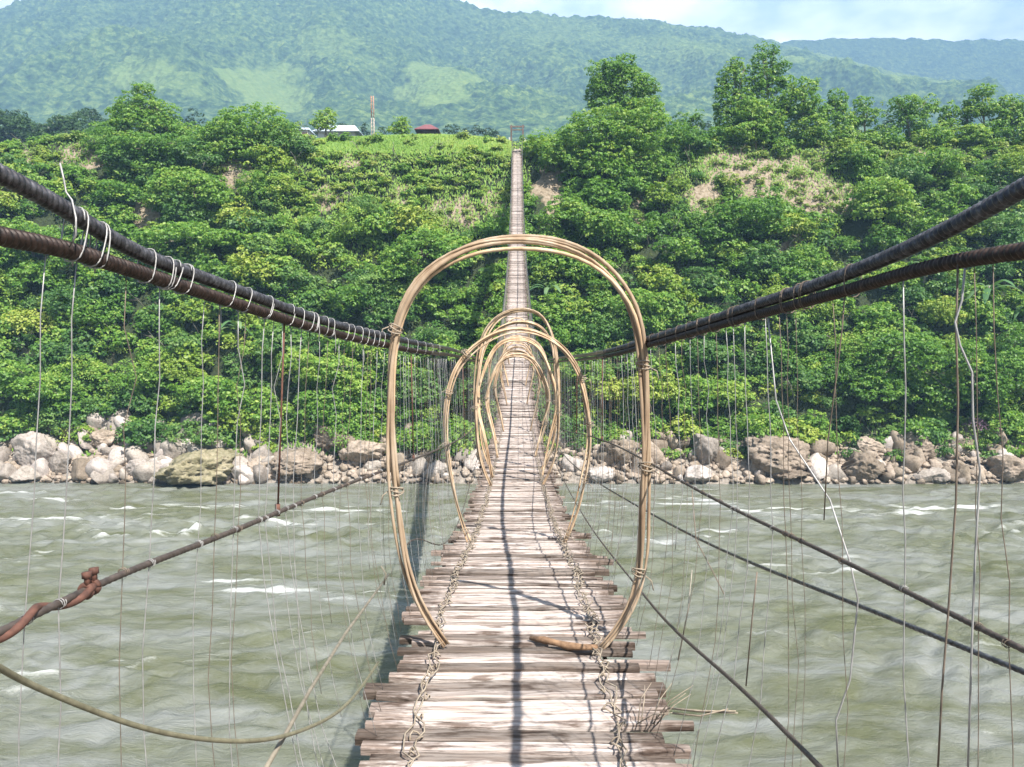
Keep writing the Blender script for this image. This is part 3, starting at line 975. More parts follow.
# bushes among the trees on top of the bank
for i in range(210):
    x = rnd.choice([rnd.uniform(6, 100), rnd.uniform(6, 100), rnd.uniform(-100, -34)]); y = LIP_D + rnd.uniform(-0.5, 7)
    z = float(H(np.array([x]), np.array([y]))[0]); r = rnd.choice([0.8, 1.2, 1.6, 2.2])
    if x < -30: r *= 0.65
    if x < 24: r *= 0.6
    T.crown((x, y, z + r * 0.6), (r * 1.1, r, r * rnd.uniform(0.8, 1.2)), 0.5 + rnd.uniform(-.22, .2), 0.55, 0.9, 0.34, -0.5)
tag(T.build('thicket', M['leaf']), kind='stuff')
tag(TD.build('dark_thicket', M['leaf_dark']), kind='stuff')
tag(TL.build('lime_thicket', M['leaf_lime']), kind='stuff')
mb = MB()
for i in range(260):
    x = rnd.uniform(-95, 95); y = rnd.uniform(SL0_D, LIP_D - 1)
    z = float(H(np.array([x]), np.array([y]))[0])
    if abs(x) < 2: continue
    a = Vector((x, y, z - 0.3)); ln = rnd.uniform(1.5, 4.5)
    b = a + Vector((rnd.uniform(-.5, .5) * ln, -rnd.uniform(0.3, 0.8) * ln, ln * rnd.uniform(0.3, 0.8)))
    m_ = a.lerp(b, 0.5) + Vector((rnd.uniform(-.3, .3), rnd.uniform(-.3, .1), rnd.uniform(.0, .5)))
    r0 = rnd.uniform(0.03, 0.08)
    mb.tube([a, m_, b], [r0, r0 * 0.8, r0 * 0.4], 5)
    for j in range(3):
        e = b + Vector((rnd.uniform(-1, 1), rnd.uniform(-.8, .2), rnd.uniform(-.4, .9)))
        mb.tube([m_.lerp(b, rnd.random()), e], [r0 * 0.5, r0 * 0.2], 4)
tag(mb.build('bare_stems', M['dead_wood']), kind='stuff')
tag(S.build('scrub_undergrowth', M['leaf_dry']), kind='stuff')

# grass on the bank edge
G = Leaves()
ng = 30000
gx = rng.uniform(-115, 115, ng); gy = LIP_D + rng.uniform(-4.5, 9, ng)
gz = H(gx, gy)
hh = rng.uniform(0.35, 1.0, ng) * (0.7 + 0.5 * fbm(gx / 6, gy / 6, 2, 91))
keep = ~((np.abs(gx) < 0.8) & (gy < LIP_D + 8))
gx, gy, gz, hh = gx[keep], gy[keep], gz[keep], hh[keep]
n = len(gx)
pos = np.stack([gx, gy, gz + hh * 0.4], 1)
nor = unit(np.stack([rng.normal(0, .5, n), -np.ones(n), rng.uniform(0.1, 0.8, n)], 1))
tg = np.stack([rng.normal(0, .3, n), rng.normal(0, .2, n), np.ones(n)], 1)
G.quads(pos, nor, hh, 0.16 + 0.1 * rng.random(n), 0.5 + 0.35 * fbm(gx / 10, gy / 10, 3, 93) + rng.normal(0, 0.12, n), 0.1, tg)
ng = 9000                                       # grassy tongues lower down the slope
cx = rng.uniform(-40, 2, ng); cy = rng.uniform(114, 128, ng)
cz = H(cx, cy); hh = rng.uniform(0.3, 0.8, ng)
G.quads(np.stack([cx, cy - 0.2, cz + hh * 0.4], 1), unit(np.stack([rng.normal(0, .5, ng), -np.ones(ng), rng.uniform(0.1, 0.8, ng)], 1)), hh, 0.2,
        0.55 + rng.normal(0, 0.18, ng), 0.1, np.stack([rng.normal(0, .3, ng), rng.normal(0, .2, ng), np.ones(ng)], 1))
ng = 14000                                      # bright grass ledge left of the far gate
cx = rng.uniform(-33, 5, ng); cy = rng.uniform(125.6, 129.5, ng); cz = H(cx, cy); hh = rng.uniform(0.35, 0.8, ng)
kp = np.abs(cx) > 0.9
cx, cy, cz, hh = cx[kp], cy[kp], cz[kp], hh[kp]; ng = len(cx)
G.quads(np.stack([cx, cy - 0.15, cz + hh * 0.4], 1), unit(np.stack([rng.normal(0, .5, ng), -np.ones(ng), rng.uniform(0.2, 1.0, ng)], 1)), hh, 0.2,
        0.62 + 0.3 * fbm(cx / 5, cy / 3, 3, 98) + rng.normal(0, 0.12, ng), 0.1, np.stack([rng.normal(0, .4, ng), rng.normal(0, .2, ng), np.ones(ng)], 1))
ng = 5000                                       # strip of grass behind the boulders
cx = rng.uniform(-80, 80, ng); cy = rng.uniform(98, 102, ng); cz = H(cx, cy); hh = rng.uniform(0.3, 0.9, ng)
G.quads(np.stack([cx, cy - 0.2, cz + hh * 0.4], 1), unit(np.stack([rng.normal(0, .5, ng), -np.ones(ng), rng.uniform(0.1, 0.8, ng)], 1)), hh, 0.22,
        0.3 + rng.normal(0, 0.15, ng), 0.1, np.stack([rng.normal(0, .3, ng), rng.normal(0, .2, ng), np.ones(ng)], 1))
ng = 9000
cx = rng.uniform(16, 62, ng); cy = rng.uniform(116, 128, ng); cz = H(cx, cy); hh = rng.uniform(0.25, 0.7, ng)
kp = fbm(cx / 4, cz / 3, 3, 97) > 0.05
cx, cy, cz, hh = cx[kp], cy[kp], cz[kp], hh[kp]; ng = len(cx)
G.quads(np.stack([cx, cy - 0.15, cz + hh * 0.4], 1), unit(np.stack([rng.normal(0, .5, ng), -np.ones(ng), rng.uniform(0.1, 0.8, ng)], 1)), hh, 0.16,
        0.5 + rng.normal(0, 0.2, ng), 0.1, np.stack([rng.normal(0, .4, ng), rng.normal(0, .2, ng), np.ones(ng)], 1))
tag(G.build('long_grass', M['grass']), kind='stuff')

# far wood on the plateau behind
W_ = Leaves()
for i in range(120):
    px = rnd.uniform(-140, 128); d = rnd.uniform(225, 300)
    f_ = foot(px, d)
    top = 104 + 12 * abs(math.sin(px * 0.031)) + rnd.uniform(0, 24) + (8 if px > 95 else 0)
    zt = P(px, top, d).z
    h = max(zt - f_.z, 3.0)
    r = rnd.uniform(2.2, 4.0)
    W_.crown((f_.x, d, f_.z + h - r * 0.8), (r, r, r * 0.85), 0.4 + rnd.uniform(-.18, .2), 1.2, 0.8, 0.8, -0.5)
    W_.crown((f_.x + 1, d, f_.z + h * 0.45), (r * 1.1, r, h * 0.4), 0.33 + rnd.uniform(-.15, .15), 1.3, 0.7, 0.8, -0.7)
for px, top in [(170, 118), (178, 112), (190, 113), (196, 110), (205, 116), (215, 122), (222, 120), (290, 124), (298, 122), (306, 124), (345, 122), (356, 124), (366, 124),
                (384, 126), (448, 127), (456, 125), (466, 127), (476, 126), (486, 129), (496, 130), (674, 118), (706, 122), (556, 134), (850, 118), (884, 112), (940, 122)]:
    d = rnd.uniform(240, 310)
    f_ = foot(px, d); zt = P(px, top, d).z; h = max(zt - f_.z, 3.5); r = rnd.uniform(1.3, 2.3)
    W_.crown((f_.x, d, f_.z + h * 0.62), (r, r, h * 0.42), 0.25 + rnd.uniform(-.15, .2), 1.0, 0.8, 0.7, -0.8)
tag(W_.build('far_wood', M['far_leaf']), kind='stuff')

# banana plants
def banana(label, px, py, size, n, tint):
    g = ground_at(px, py)
    root = thing('banana_plant', label, 'plant', g, 'banana plants on the bank')
    st = MB()
    st.tube([g - Vector((0, 0, .5)), g + Vector((0, -0.3, size * 0.5)), g + Vector((0.1, -0.4, size))], [0.18, 0.15, 0.08], 8)
    st.build('stem', M['dead_wood'], root)
    for i in range(n):
        a = 2 * math.pi * i / n + rnd.uniform(-.3, .3)
        o = g + Vector((0.05, -0.35, size * rnd.uniform(0.8, 1.0)))
        dr = Vector((math.cos(a), math.sin(a) * 0.7 - 0.25, 0))
        ln = size * rnd.uniform(0.75, 1.1); up = rnd.uniform(0.5, 1.3)
        V = []; Fc = []
        for k in range(9):
            t = k / 8
            c = o + dr * ln * t + Vector((0, 0, ln * (up * t - 1.15 * t * t)))
            w = 0.30 * size / 3 * math.sin(math.pi * min(1, t * 0.93 + 0.05)) ** 0.6
            s = Vector((-dr.y, dr.x, 0)).normalized()
            V += [c - s * w - Vector((0, 0, w * .35)), c, c + s * w - Vector((0, 0, w * .35))]
        for k in range(8):
            Fc += [(3 * k, 3 * k + 1, 3 * k + 4, 3 * k + 3), (3 * k + 1, 3 * k + 2, 3 * k + 5, 3 * k + 4)]
        mb = MB(); mb.add(V, Fc, tint + rnd.uniform(-.3, .3)); mb.build('leaf_blade', M['banana_leaf'], root)
    return root


banana('big banana plant with upright leaves under the right cables', 985, 322, 4.6, 9, 0.55)
banana('banana plant with long pale leaf ribs under the right cables', 922, 300, 4.2, 8, 0.65)
banana('banana plant drooping at the right edge of the photo', 1022, 330, 3.6, 7, 0.45)
banana('small banana plant beside the bridge deck halfway up the slope', 548, 316, 3.4, 7, 0.6)
banana('banana plant below the thick left cables', 122, 300, 3.6, 8, 0.5)
banana('pale banana plant behind the middle of the left suspender wires', 238, 352, 3.4, 7, 0.7)
# purple flowering bush
g = ground_at(966, 440)
fb = thing('flowering_bush', 'dry purple flowered bush above the rocks near the right edge', 'bush', g)
L = Leaves(); L.crown(g + Vector((0, -0.8, 1.2)), (1.9, 1.3, 1.8), 0.35, 0.55, 0.8, 0.3); L.build('foliage', M['leaf_dry'], fb)
M['petal'] = leaf_mat('petal', (0.18, 0.10, 0.16), (0.28, 0.17, 0.25), (0.38, 0.28, 0.34))
L = Leaves(); L.crown(g + Vector((0.6, -1.2, 2.0)), (1.4, 0.9, 1.3), 0.5, 0.4, 0.6, 0.22); L.build('blossom', M['petal'], fb)

# ------------------------------------------------------------------ boulders and rocks
def ico(sub):
    import bmesh
    bm = bmesh.new()
    bmesh.ops.create_icosphere(bm, subdivisions=sub, radius=1)
    V = np.array([v.co[:] for v in bm.verts]); Fc = np.array([[v.index for v in f.verts] for f in bm.faces])
    bm.free()
    return V, Fc


ICO = {3: ico(3), 5: ico(5)}


def rock_shape(sub, seed, npl=11, rough=0.05, soft=45.0):
    rg = np.random.default_rng(seed)
    V, Fc = ICO[sub]
    nn = unit(rg.normal(size=(npl, 3))); hh = rg.uniform(0.68, 1.0, npl)
    dots = np.maximum(V @ nn.T, 0.05)
    rr = hh / dots
    r = -np.log(np.mean(np.exp(-soft * np.minimum(rr, 2.0)), 1)) / soft - 0.05
    r = np.clip(r, 0.3, 1.25)
    r = r * (1 + rough * fbm(V[:, 0] * 3 + seed, V[:, 1] * 3 + V[:, 2] * 2, 3, seed % 50))
    return V * r[:, None], Fc


def boulder(label, px, py, a, b, mat, seed, depth=0.8, sub=5, tilt=0.0):
    """px, py: centre of the boulder in the photo; a, b half sizes in pixels"""
    gp = ground_at(px, min(py + b * 0.7, 483.5))
    d = gp.y
    c = P(px, py, d)
    V, Fc = rock_shape(sub, seed, 12, 0.12)
    kk = 0.86 if mat == 'brown_rock' else 0.98
    sx, sz = kk * a * d / F / 0.98, kk * b * d / F / 0.95
    q = V * np.array([sx, sx, sz])
    fr_ = np.abs(fbm(q[:, 0] * 1.1 + seed, q[:, 2] * 1.6 + q[:, 1] * 0.9, 4, seed % 40, 0.6))
    V = V * (1.06 - 0.42 * fr_ * (1.0 if mat != 'pale_rock' else 0.5))[:, None]
    V = V * np.array([sx, sx * depth, sz])
    ca, sa = math.cos(tilt), math.sin(tilt)
    V = np.stack([V[:, 0] * ca - V[:, 2] * sa, V[:, 1], V[:, 0] * sa + V[:, 2] * ca], 1)
    o = mesh_obj('boulder', V, Fc, M[mat], None, False)
    o.location = c
    return tag(o, label, 'boulder', 'large boulders on the far shore')


B = [('big green brown boulder with a dark hole at the waterline left of the bridge', 196, 468, 44, 17, 'moss_rock', 3),
     ('white upright boulder above the green brown boulder', 194, 431, 17, 14, 'pale_rock', 5),
     ('white blocky boulder right of the upright white one', 216, 438, 11, 13, 'pale_rock', 8),
     ('slanted grey slab resting left of the white upright boulder', 176, 444, 18, 9, 'pale_rock', 9),
     ('large pale pinkish boulder near the left edge of the shore', 36, 452, 20, 16, 'pale_rock', 12),
     ('low white boulder at the waterline by the left edge', 26, 474, 14, 8, 'pale_rock', 14),
     ('white square faced boulder between the pinkish boulder and the green brown one', 60, 465, 10, 12, 'pale_rock', 17),
     ('grey brown boulder high on the shore against the bushes left of the white upright one', 102, 440, 15, 12, 'brown_rock', 19),
     ('pale rounded boulder high on the shore beside the bushes at far left', 18, 426, 9, 6, 'pale_rock', 21),
     ('white tilted boulder at the waterline left of the green brown boulder', 136, 468, 12, 10, 'pale_rock', 23),
     ('broad brown outcrop at the waterline behind the left suspender wires', 298, 464, 30, 15, 'brown_rock', 26),
     ('brown wedge shaped outcrop leaning behind the left suspender wires', 335, 437, 28, 15, 'brown_rock', 29),
     ('brown cracked boulder left of the nearest hoop', 362, 452, 22, 13, 'brown_rock', 31),
     ('small bright white boulder at the waterline just left of the nearest hoop', 373, 467, 7, 6, 'pale_rock', 33),
     ('brown rounded outcrop at the waterline beside the green brown boulder', 258, 468, 16, 11, 'brown_rock', 36),
     ('pale notched boulder just right of the nearest hoop', 706, 450, 14, 16, 'pale_rock', 40),
     ('low pale boulder at the waterline just right of the nearest hoop', 698, 475, 14, 8, 'pale_rock', 41),
     ('long grey brown outcrop in the middle of the right shore', 775, 452, 34, 20, 'brown_rock', 44),
     ('flat overhanging slab at the waterline below the long outcrop', 786, 474, 22, 7, 'brown_rock', 47),
     ('big brown rounded boulder at the waterline right of the long outcrop', 862, 468, 23, 14, 'brown_rock', 50),
     ('brown boulder perched above the big rounded boulder of the right shore', 870, 446, 13, 10, 'brown_rock', 53),
     ('grey outcrop in the bushes right of the perched boulder', 918, 448, 18, 14, 'brown_rock', 55),
     ('large brown boulder at the waterline by the right edge', 1008, 470, 20, 13, 'brown_rock', 58),
     ('pale boulder behind the large brown one by the right edge', 1000, 456, 12, 8, 'pale_rock', 60),
     ('low pale rock lying at the waterline between the two right hand brown boulders', 935, 475, 13, 7, 'pale_rock', 63),
     ('brown rock seen through the wires right of the second hoop', 622, 452, 20, 15, 'brown_rock', 66),
     ('pale rock at the waterline seen through the second hoop', 600, 473, 13, 8, 'pale_rock', 68),
     ('pale rock at the waterline seen left of the second hoop', 436, 470, 12, 9, 'pale_rock', 70)]
for q in B:
    o = boulder(*q, tilt=rnd.uniform(-.25, .25))
rock_me = []
for k in range(10):
    V, Fc = rock_shape(3, 200 + k, 12, 0.05)
    o = mesh_obj('rock', V, Fc, M['pale_rock'], None, False)
    me_p = o.data
    me_b = me_p.copy(); me_b.materials.clear(); me_b.materials.append(M['brown_rock'])
    rock_me.append((me_p, me_b))
    bpy.data.objects.remove(o)
ROCK_KINDS = {
    'left': ('small pale rock heaped with its like in the boulder bank left of the bridge', 'small pale rocks left of the bridge'),
    'mid': ('small brownish rock of the shore strip seen behind the bridge hoops', 'small rocks behind the hoops'),
    'right': ('small grey brown rock strewn along the shore right of the bridge', 'small rocks right of the bridge')}
for i in range(290):
    zone = 'left' if i < 145 else ('mid' if i < 195 else 'right')
    lo, hi = {'left': (-25, 275), 'mid': (380, 640), 'right': (640, 1050)}[zone]
    px = rnd.uniform(lo, hi)
    v = rnd.random() ** 0.8
    py = 484 - v * (56 if zone == 'left' else 44)
    gp = ground_at(px, py)
    r = rnd.choice([0.55, 0.7, 0.9, 1.1, 1.35, 1.7]) * (1.0 if zone == 'left' else 0.8)
    pair = rnd.choice(rock_me)
    o = bpy.data.objects.new('rock', pair[0 if (zone == 'left' and rnd.random() < 0.8) or rnd.random() < 0.35 else 1])
    COL.objects.link(o)
    o.location = gp + Vector((0, -0.3, r * 0.25))
    o.rotation_euler = (rnd.uniform(0, 6.28), rnd.uniform(0, 6.28), rnd.uniform(0, 6.28))
    o.scale = (r * rnd.uniform(0.8, 1.4), r * rnd.uniform(0.7, 1.1), r * rnd.uniform(0.6, 1.0))
    tag(o, ROCK_KINDS[zone][0], 'rock', ROCK_KINDS[zone][1])
gv = []; gf = []
o0 = 0
for i in range(2600):
    px = rnd.uniform(-30, 1060); py = 484 - 46 * rnd.random()
    gp = ground_at(px, py)
    V, Fc = rock_shape(3, 300 + i % 12, 9, 0.0) if i < 12 else (gv_base[i % 12], ICO[3][1])
    if i < 12:
        if i == 0: gv_base = []
        gv_base.append(V)
    r = rnd.uniform(0.15, 0.5)
    a = rnd.uniform(0, 6.28); ca, sa = math.cos(a), math.sin(a)
    V2 = np.stack([V[:, 0] * ca - V[:, 1] * sa, V[:, 0] * sa + V[:, 1] * ca, V[:, 2] * 0.8], 1) * r + np.array(gp) + [0, -0.1, r * 0.3]
    gv.append(V2); gf.append(Fc + o0); o0 += len(V2)
tag(mesh_obj('shore_gravel', np.concatenate(gv), np.concatenate(gf), M['brown_rock']), kind='stuff')

# ------------------------------------------------------------------ houses, mast
def hip_house(name, label, c, w, dp, hw, hr, roofmat, wallmat, hip, eave):
    root = thing(name, label, 'house', c)
    mb = MB(); mb.box(Vector(c) + Vector((0, 0, hw / 2 - 1)), w / 2, dp / 2, hw / 2 + 1); mb.build('wall', M[wallmat], root, False)
    e = eave; z0 = c[2] + hw + 0.03; z1 = z0 + hr
    x0, x1, y0, y1 = c[0] - w / 2 - e, c[0] + w / 2 + e, c[1] - dp / 2 - e, c[1] + dp / 2 + e
    ym = c[1]
    V = [(x0, y0, z0), (x1, y0, z0), (x1, y1, z0), (x0, y1, z0), (x0 + hip, ym, z1), (x1 - hip, ym, z1)]
    V += [(p[0], p[1], p[2] - 0.12) for p in V[:4]]
    Fc = [(0, 1, 5, 4), (1, 2, 5), (2, 3, 4, 5), (3, 0, 4), (6, 7, 1, 0), (7, 8, 2, 1), (8, 9, 3, 2), (9, 6, 0, 3), (9, 8, 7, 6)]
    mb = MB(); mb.add(V, Fc); mb.build('roof', M[roofmat], root, False)
    for sx in (-0.25, 0.25):
        mb = MB(); mb.box((c[0] + sx * w, c[1] - dp / 2 - 0.02, c[2] + hw * 0.55), 0.5, 0.04, 0.5); mb.build('window', M['dark_wall'], root, False)
    return root


d = 165
p = P(340, 136, d)
h1 = hip_house('house', 'long low house with a pale metal roof behind the left part of the bank', (p.x, d, P(337, 135, d).z - 2.4), 7.5, 6.0, 2.4, 1.9, 'pale_roof', 'plaster', 1.6, 0.9)
p = P(304, 136, d - 8)
hip_house('house', 'small white walled house half hidden by bushes left of the pale metal roof', (p.x, d - 8, P(304, 132, d - 8).z - 2.2), 2.6, 4.0, 2.2, 0.8, 'pale_roof', 'plaster', 0.6, 0.3)
p = P(428, 131, 170)
hip_house('house', 'house with a dark red hipped roof showing over the bank edge', (p.x, 170, P(428, 132, 170).z - 2.2), 3.6, 4.5, 2.2, 1.5, 'red_roof', 'dark_wall', 1.9, 0.7)
d = 175
b0 = P(373, 140, d); zt = P(373, 96, d).z
mast = thing('lattice_mast', 'red and white lattice mast between the pale roof and the red roof', 'mast', b0)
zm = b0.z + (zt - b0.z) * 0.5
for sx, sy in ((-1, -1), (1, -1), (1, 1), (-1, 1)):
    for (za, zb, wa, wb, mm) in ((b0.z - 1, zm, 0.30, 0.27, 'mast_white'), (zm, zt, 0.27, 0.24, 'mast_red')):
        mb = MB(); mb.tube([Vector((b0.x + sx * wa, d + sy * wa, za)), Vector((b0.x + sx * wb, d + sy * wb, zb))], 0.055, 6); mb.build('leg', M[mm], mast)
mb = MB()
for k in range(12):
    za = b0.z + (zt - b0.z) * k / 12; zb = b0.z + (zt - b0.z) * (k + 1) / 12
    for sx, sy, tx, ty in ((-1, -1, 1, -1), (1, -1, 1, 1), (1, 1, -1, 1), (-1, 1, -1, -1)):
        mb.tube([Vector((b0.x + sx * .28, d + sy * .28, za)), Vector((b0.x + tx * .28, d + ty * .28, zb))], 0.035, 5)
mb.build('bracing', M['mast_white'], mast)

# ------------------------------------------------------------------ the bridge
zd_tab = [(3.2, 767), (4.36, 645), (7.9, 543), (13.6, 484), (22, 436), (31, 398), (42, 346), (55, 300), (75, 253), (100, 205), (128.6, 146)]
ZD = spline([-10, 0] + [q[0] for q in zd_tab], [-0.6, -1.74] + [P(517, q[1], q[0]).z for q in zd_tab])
END_D = 128.6
HALF = 0.70
bridge = thing('suspension_bridge', 'long sagging footbridge of weathered planks hung on wire ropes over the river', 'bridge', (0, 0, float(ZD(0))))


def plank(mb, y, k, seed, fine):
    rr = random.Random(seed)
    w = rr.choice([rr.uniform(0.045, 0.07), rr.uniform(0.055, 0.085), rr.uniform(0.07, 0.105)]) * (1 if fine else 1.2)
    z = float(ZD(y)) + rr.uniform(-0.018, 0.010)
    sl = (float(ZD(y + 0.2)) - float(ZD(y - 0.2))) / 0.4
    l = HALF + rr.uniform(-0.10, 0.03); r = HALF + rr.uniform(-0.10, 0.03)
    if y < 5.5: r += 0.05 * (5.5 - y) / 3 + 0.02; l += 0.0
    q = rr.random()
    if q < 0.13: l += rr.uniform(0.03, 0.12)
    elif q < 0.24: r += rr.uniform(0.03, 0.13)
    elif q < 0.32: l -= rr.uniform(0.05, 0.2)
    elif q < 0.38: r -= rr.uniform(0.05, 0.2)
    tint = rr.uniform(0.22, 0.95)
    if rr.random() < 0.18: tint = rr.uniform(0.0, 0.22)
    yaw = rr.uniform(-0.02, 0.02); roll = rr.uniform(-0.12, 0.12); th = rr.uniform(0.028, 0.045)
    ns = 9 if fine else 3
    V = []; Fc = []
    for i in range(ns):
        t = i / (ns - 1)
        x = -l + (l + r) * t
        ww = w * 0.5 * (1 + (rr.uniform(-.1, .1) if fine else 0)) * (rr.uniform(0.72, 0.95) if i in (0, ns - 1) and fine else 1)
        zz = z + (rr.uniform(-.004, .004) if fine else 0) + 0.004 * math.sin(seed + 3 * t)
        yy = y + yaw * x + (rr.uniform(-.004, .004) if fine else 0)
        bev = 0.006
        for (dy, dz) in ((-ww, -th), (-ww, -bev), (-ww + bev * 1.5, 0), (ww - bev * 1.5, 0), (ww, -bev), (ww, -th)):
            V.append((x, yy + dy, zz + dz + dy * (sl + roll)))
    for i in range(ns - 1):
        for j in range(6):
            Fc.append((i * 6 + j, (i + 1) * 6 + j, (i + 1) * 6 + (j + 1) % 6, i * 6 + (j + 1) % 6))
    Fc.append((5, 4, 3, 2, 1, 0)); Fc.append(tuple((ns - 1) * 6 + j for j in range(6)))
    mb.add(V, Fc, tint)
    return w


y = -3.0
k = 0
far = MB()
n_ind = 0
while y < END_D:
    rr = random.Random(k * 13 + 5)
    ind = y > 2.55 and n_ind < 99
    mb = MB() if ind else far
    w = plank(mb, y, k, k * 13 + 5, y < 30)
    if ind:
        mb.build('plank', M['plank'], bridge, False); n_ind += 1
    step = w + rr.uniform(0.002, 0.015)
    if rr.random() < 0.05: step += rr.uniform(0.01, 0.035)
    if y > 20 and rr.random() < 0.012: step += 0.12
    y += step
    k += 1
tag(far.build('plank', M['plank'], bridge, False), kind='stuff')


def helix_rope(pts_f, s0, s1, r, pitch, starts, step, sides, depth):
    """a wire rope with visible lay; pts_f maps y -> (x, z)"""
    ys_ = np.arange(s0, s1, step)
    xz = np.array([pts_f(q) for q in ys_])
    c = np.stack([xz[:, 0], ys_, xz[:, 1]], 1)
    t = unit(np.gradient(c, axis=0))
    up = unit(np.cross(np.cross(t, [0, 0, 1.0]), t)); sd = np.cross(t, up)
    s = np.concatenate([[0], np.cumsum(np.linalg.norm(np.diff(c, axis=0), axis=1))])
    a = np.arange(sides) * 2 * math.pi / sides
    ph = starts * (a[None, :] - 2 * math.pi * s[:, None] / (pitch * starts))
    rad = r * (1 - 0.5 * depth * (1 - np.cos(ph)))
    V = c[:, None, :] + rad[..., None] * (np.cos(a)[None, :, None] * up[:, None, :] + np.sin(a)[None, :, None] * sd[:, None, :])
    n = len(ys_)
    i = np.arange(n - 1)[:, None] * sides; k_ = np.arange(sides)[None, :]; k2 = (k_ + 1) % sides
    Fc = np.stack([i + k_, i + k2, i + sides + k2, i + sides + k_], -1).reshape(-1, 4)
    return V.reshape(-1, 3), Fc


def rope_part(name, fx, fz, mat, r, y0=-6.0, y1=END_D, fine_to=6.5, pitch=0.0155, depth=0.30, label=None, starts=1):
    pf = lambda q: (float(fx(q)), float(fz(q)))
    Vs = []; Fs = []; o = 0
    for a, b, st, sd, dp in ((y0, 0.6, 0.05, 10, 0), (0.6, 3.0, pitch / 8, 16, depth), (3.0, fine_to, pitch / 6, 10, depth), (fine_to, y1, 0.4, 8, 0)):
        a = max(a, y0)
        if b <= a: continue
        V, Fc = helix_rope(pf, a, b + st * 1.01, r, pitch, starts, st, sd, dp)
        Vs.append(V); Fs.append(Fc + o); o += len(V)
    ob = mesh_obj(name, np.concatenate(Vs), np.concatenate(Fs), M[mat], bridge, True)
    if label: ob['label'] = label
    return ob


SPL = 0.05


def NEAR(d):
    """distance of a point read at |x| = .72 when the ropes splay outwards nearer than 4.4 m"""
    d = float(d)
    return (0.72 + 4.4 * SPL) / (0.72 / d + SPL) if d < 4.4 else d


def cable_curve(side, pts, rel0=1.92):
    """knots (px, py) near the camera at |x| = .72, then a fixed height above the deck"""
    ys_ = []; zs_ = []
    for px, py in pts:
        dd = NEAR(0.72 * F / abs(px - 517))
        ys_.append(dd); zs_.append(P(px, py, dd).z)
    for dd, rel in ((13.6, rel0 + 0.24), (24, rel0 + 0.25), (45, rel0 + 0.1), (80, rel0), (110, rel0 + 0.25), (128.6, rel0 + 0.75)):
        ys_.append(dd); zs_.append(float(ZD(dd)) + rel)
    ix = np.argsort(ys_)
    f = spline(np.array(ys_)[ix], np.array(zs_)[ix])
    y_first = min(ys_); z_first = float(f(y_first))
    return lambda q: np.where(np.asarray(q) < y_first, z_first - 0.24 * (np.asarray(q) - y_first), f(q))


RX = lambda q: 0.72 + SPL * np.clip(4.4 - np.asarray(q, float), 0, 5) + 0.0009 * np.maximum(np.asarray(q, float) - 60, 0)
LX = lambda q: -RX(q)
LU = cable_curve(-1, [(0, 170), (60, 203), (120, 241), (200, 276), (300, 313), (385, 336), (450, 349)], 1.95)
LL = cable_curve(-1, [(0, 236), (60, 248), (120, 266), (200, 292), (300, 324), (385, 345), (450, 355)], 1.89)
RU = cable_curve(1, [(1024, 181), (950, 224), (860, 267), (760, 303), (700, 323), (645, 340), (585, 355)], 1.95)
RL = cable_curve(1, [(1024, 250), (950, 262), (860, 286), (760, 314), (700, 331), (645, 346), (585, 359)], 1.89)
c_lu = rope_part('main_cable', LX, LU, 'steel_rope', 0.0175, label='dark grey upper rope of the left pair')
c_ll = rope_part('main_cable', lambda q: LX(q) + 0.004, LL, 'rust_rope', 0.0175, label='rusty brown lower rope of the left pair')
c_ru = rope_part('main_cable', RX, RU, 'steel_rope', 0.0180, label='steel grey upper rope of the right pair')
c_rl = rope_part('main_cable', lambda q: RX(q) - 0.004, RL, 'rust_rope', 0.0158, label='rusty lower rope of the right pair')


def side_curve(pts, rel):
    ys_ = []; zs_ = []; xs_ = []
    for px, py, dd in pts:
        dd = NEAR(dd) if abs(px - 517) / F * dd > 0.7 else dd
        v = P(px, py, dd); ys_.append(dd); zs_.append(v.z); xs_.append(v.x)
    sg = 1 if xs_[0] > 0 else -1
    for dd in (13, 24, 45, 80, 127.5):
        ys_.append(dd); zs_.append(float(ZD(dd)) + rel); xs_.append(sg * 0.74)
    return spline(ys_, xs_), spline(ys_, zs_)


SA = side_curve([(0, 632, 1.16), (100, 584, 1.42), (200, 544, 1.86), (300, 503, 2.72), (385, 470, 4.45)], 1.0)
SB = side_curve([(1024, 650, 1.16), (860, 569, 1.72), (740, 512, 2.65), (690, 486, 3.45), (648, 462, 4.6)], 1.0)
SCC = side_curve([(1024, 672, 1.28), (860, 606, 1.86), (740, 558, 2.9), (648, 512, 4.86)], 0.62)
SD = side_curve([(820, 767, 1.80), (750, 697, 2.35), (690, 644, 3.15), (640, 590, 5.0), (600, 540, 7.6)], 0.22)
SE = side_curve([(330, 640, 3.4), (380, 585, 4.6), (412, 500 + 40, 6.2), (440, 545, 8.2)], 0.22)
side_obs = []
for (fx, fz), r, y0, mt, lb in ((SA, 0.0085, -2, 'side_rope', 'brown side rope on the left with a rusty clamp'), (SB, 0.0065, -2, 'side_rope', 'upper side rope on the right'),
                                (SCC, 0.0065, -2, 'steel_rope', 'dark lower side rope on the right'), (SD, 0.007, 0.5, 'side_rope', 'knotted toe rope along the right deck edge')):
    side_obs.append(rope_part('side_cable', fx, fz, mt, r, y0, 127.0, 3.0, 0.02, 0.12, lb))
for x in (-0.5, 0.0, 0.5):
    rope_part('stringer_cable', lambda q, x=x: x + 0 * np.asarray(q), lambda q: ZD(q) - 0.075, 'rust_rope', 0.013, -3.0, END_D, 0.6, 0.02, 0)

rope_part('side_cable', SE[0], SE[1], 'side_rope', 0.006, 5.6, 127.0, 5.7, 0.02, 0, 'toe rope along the left deck edge')
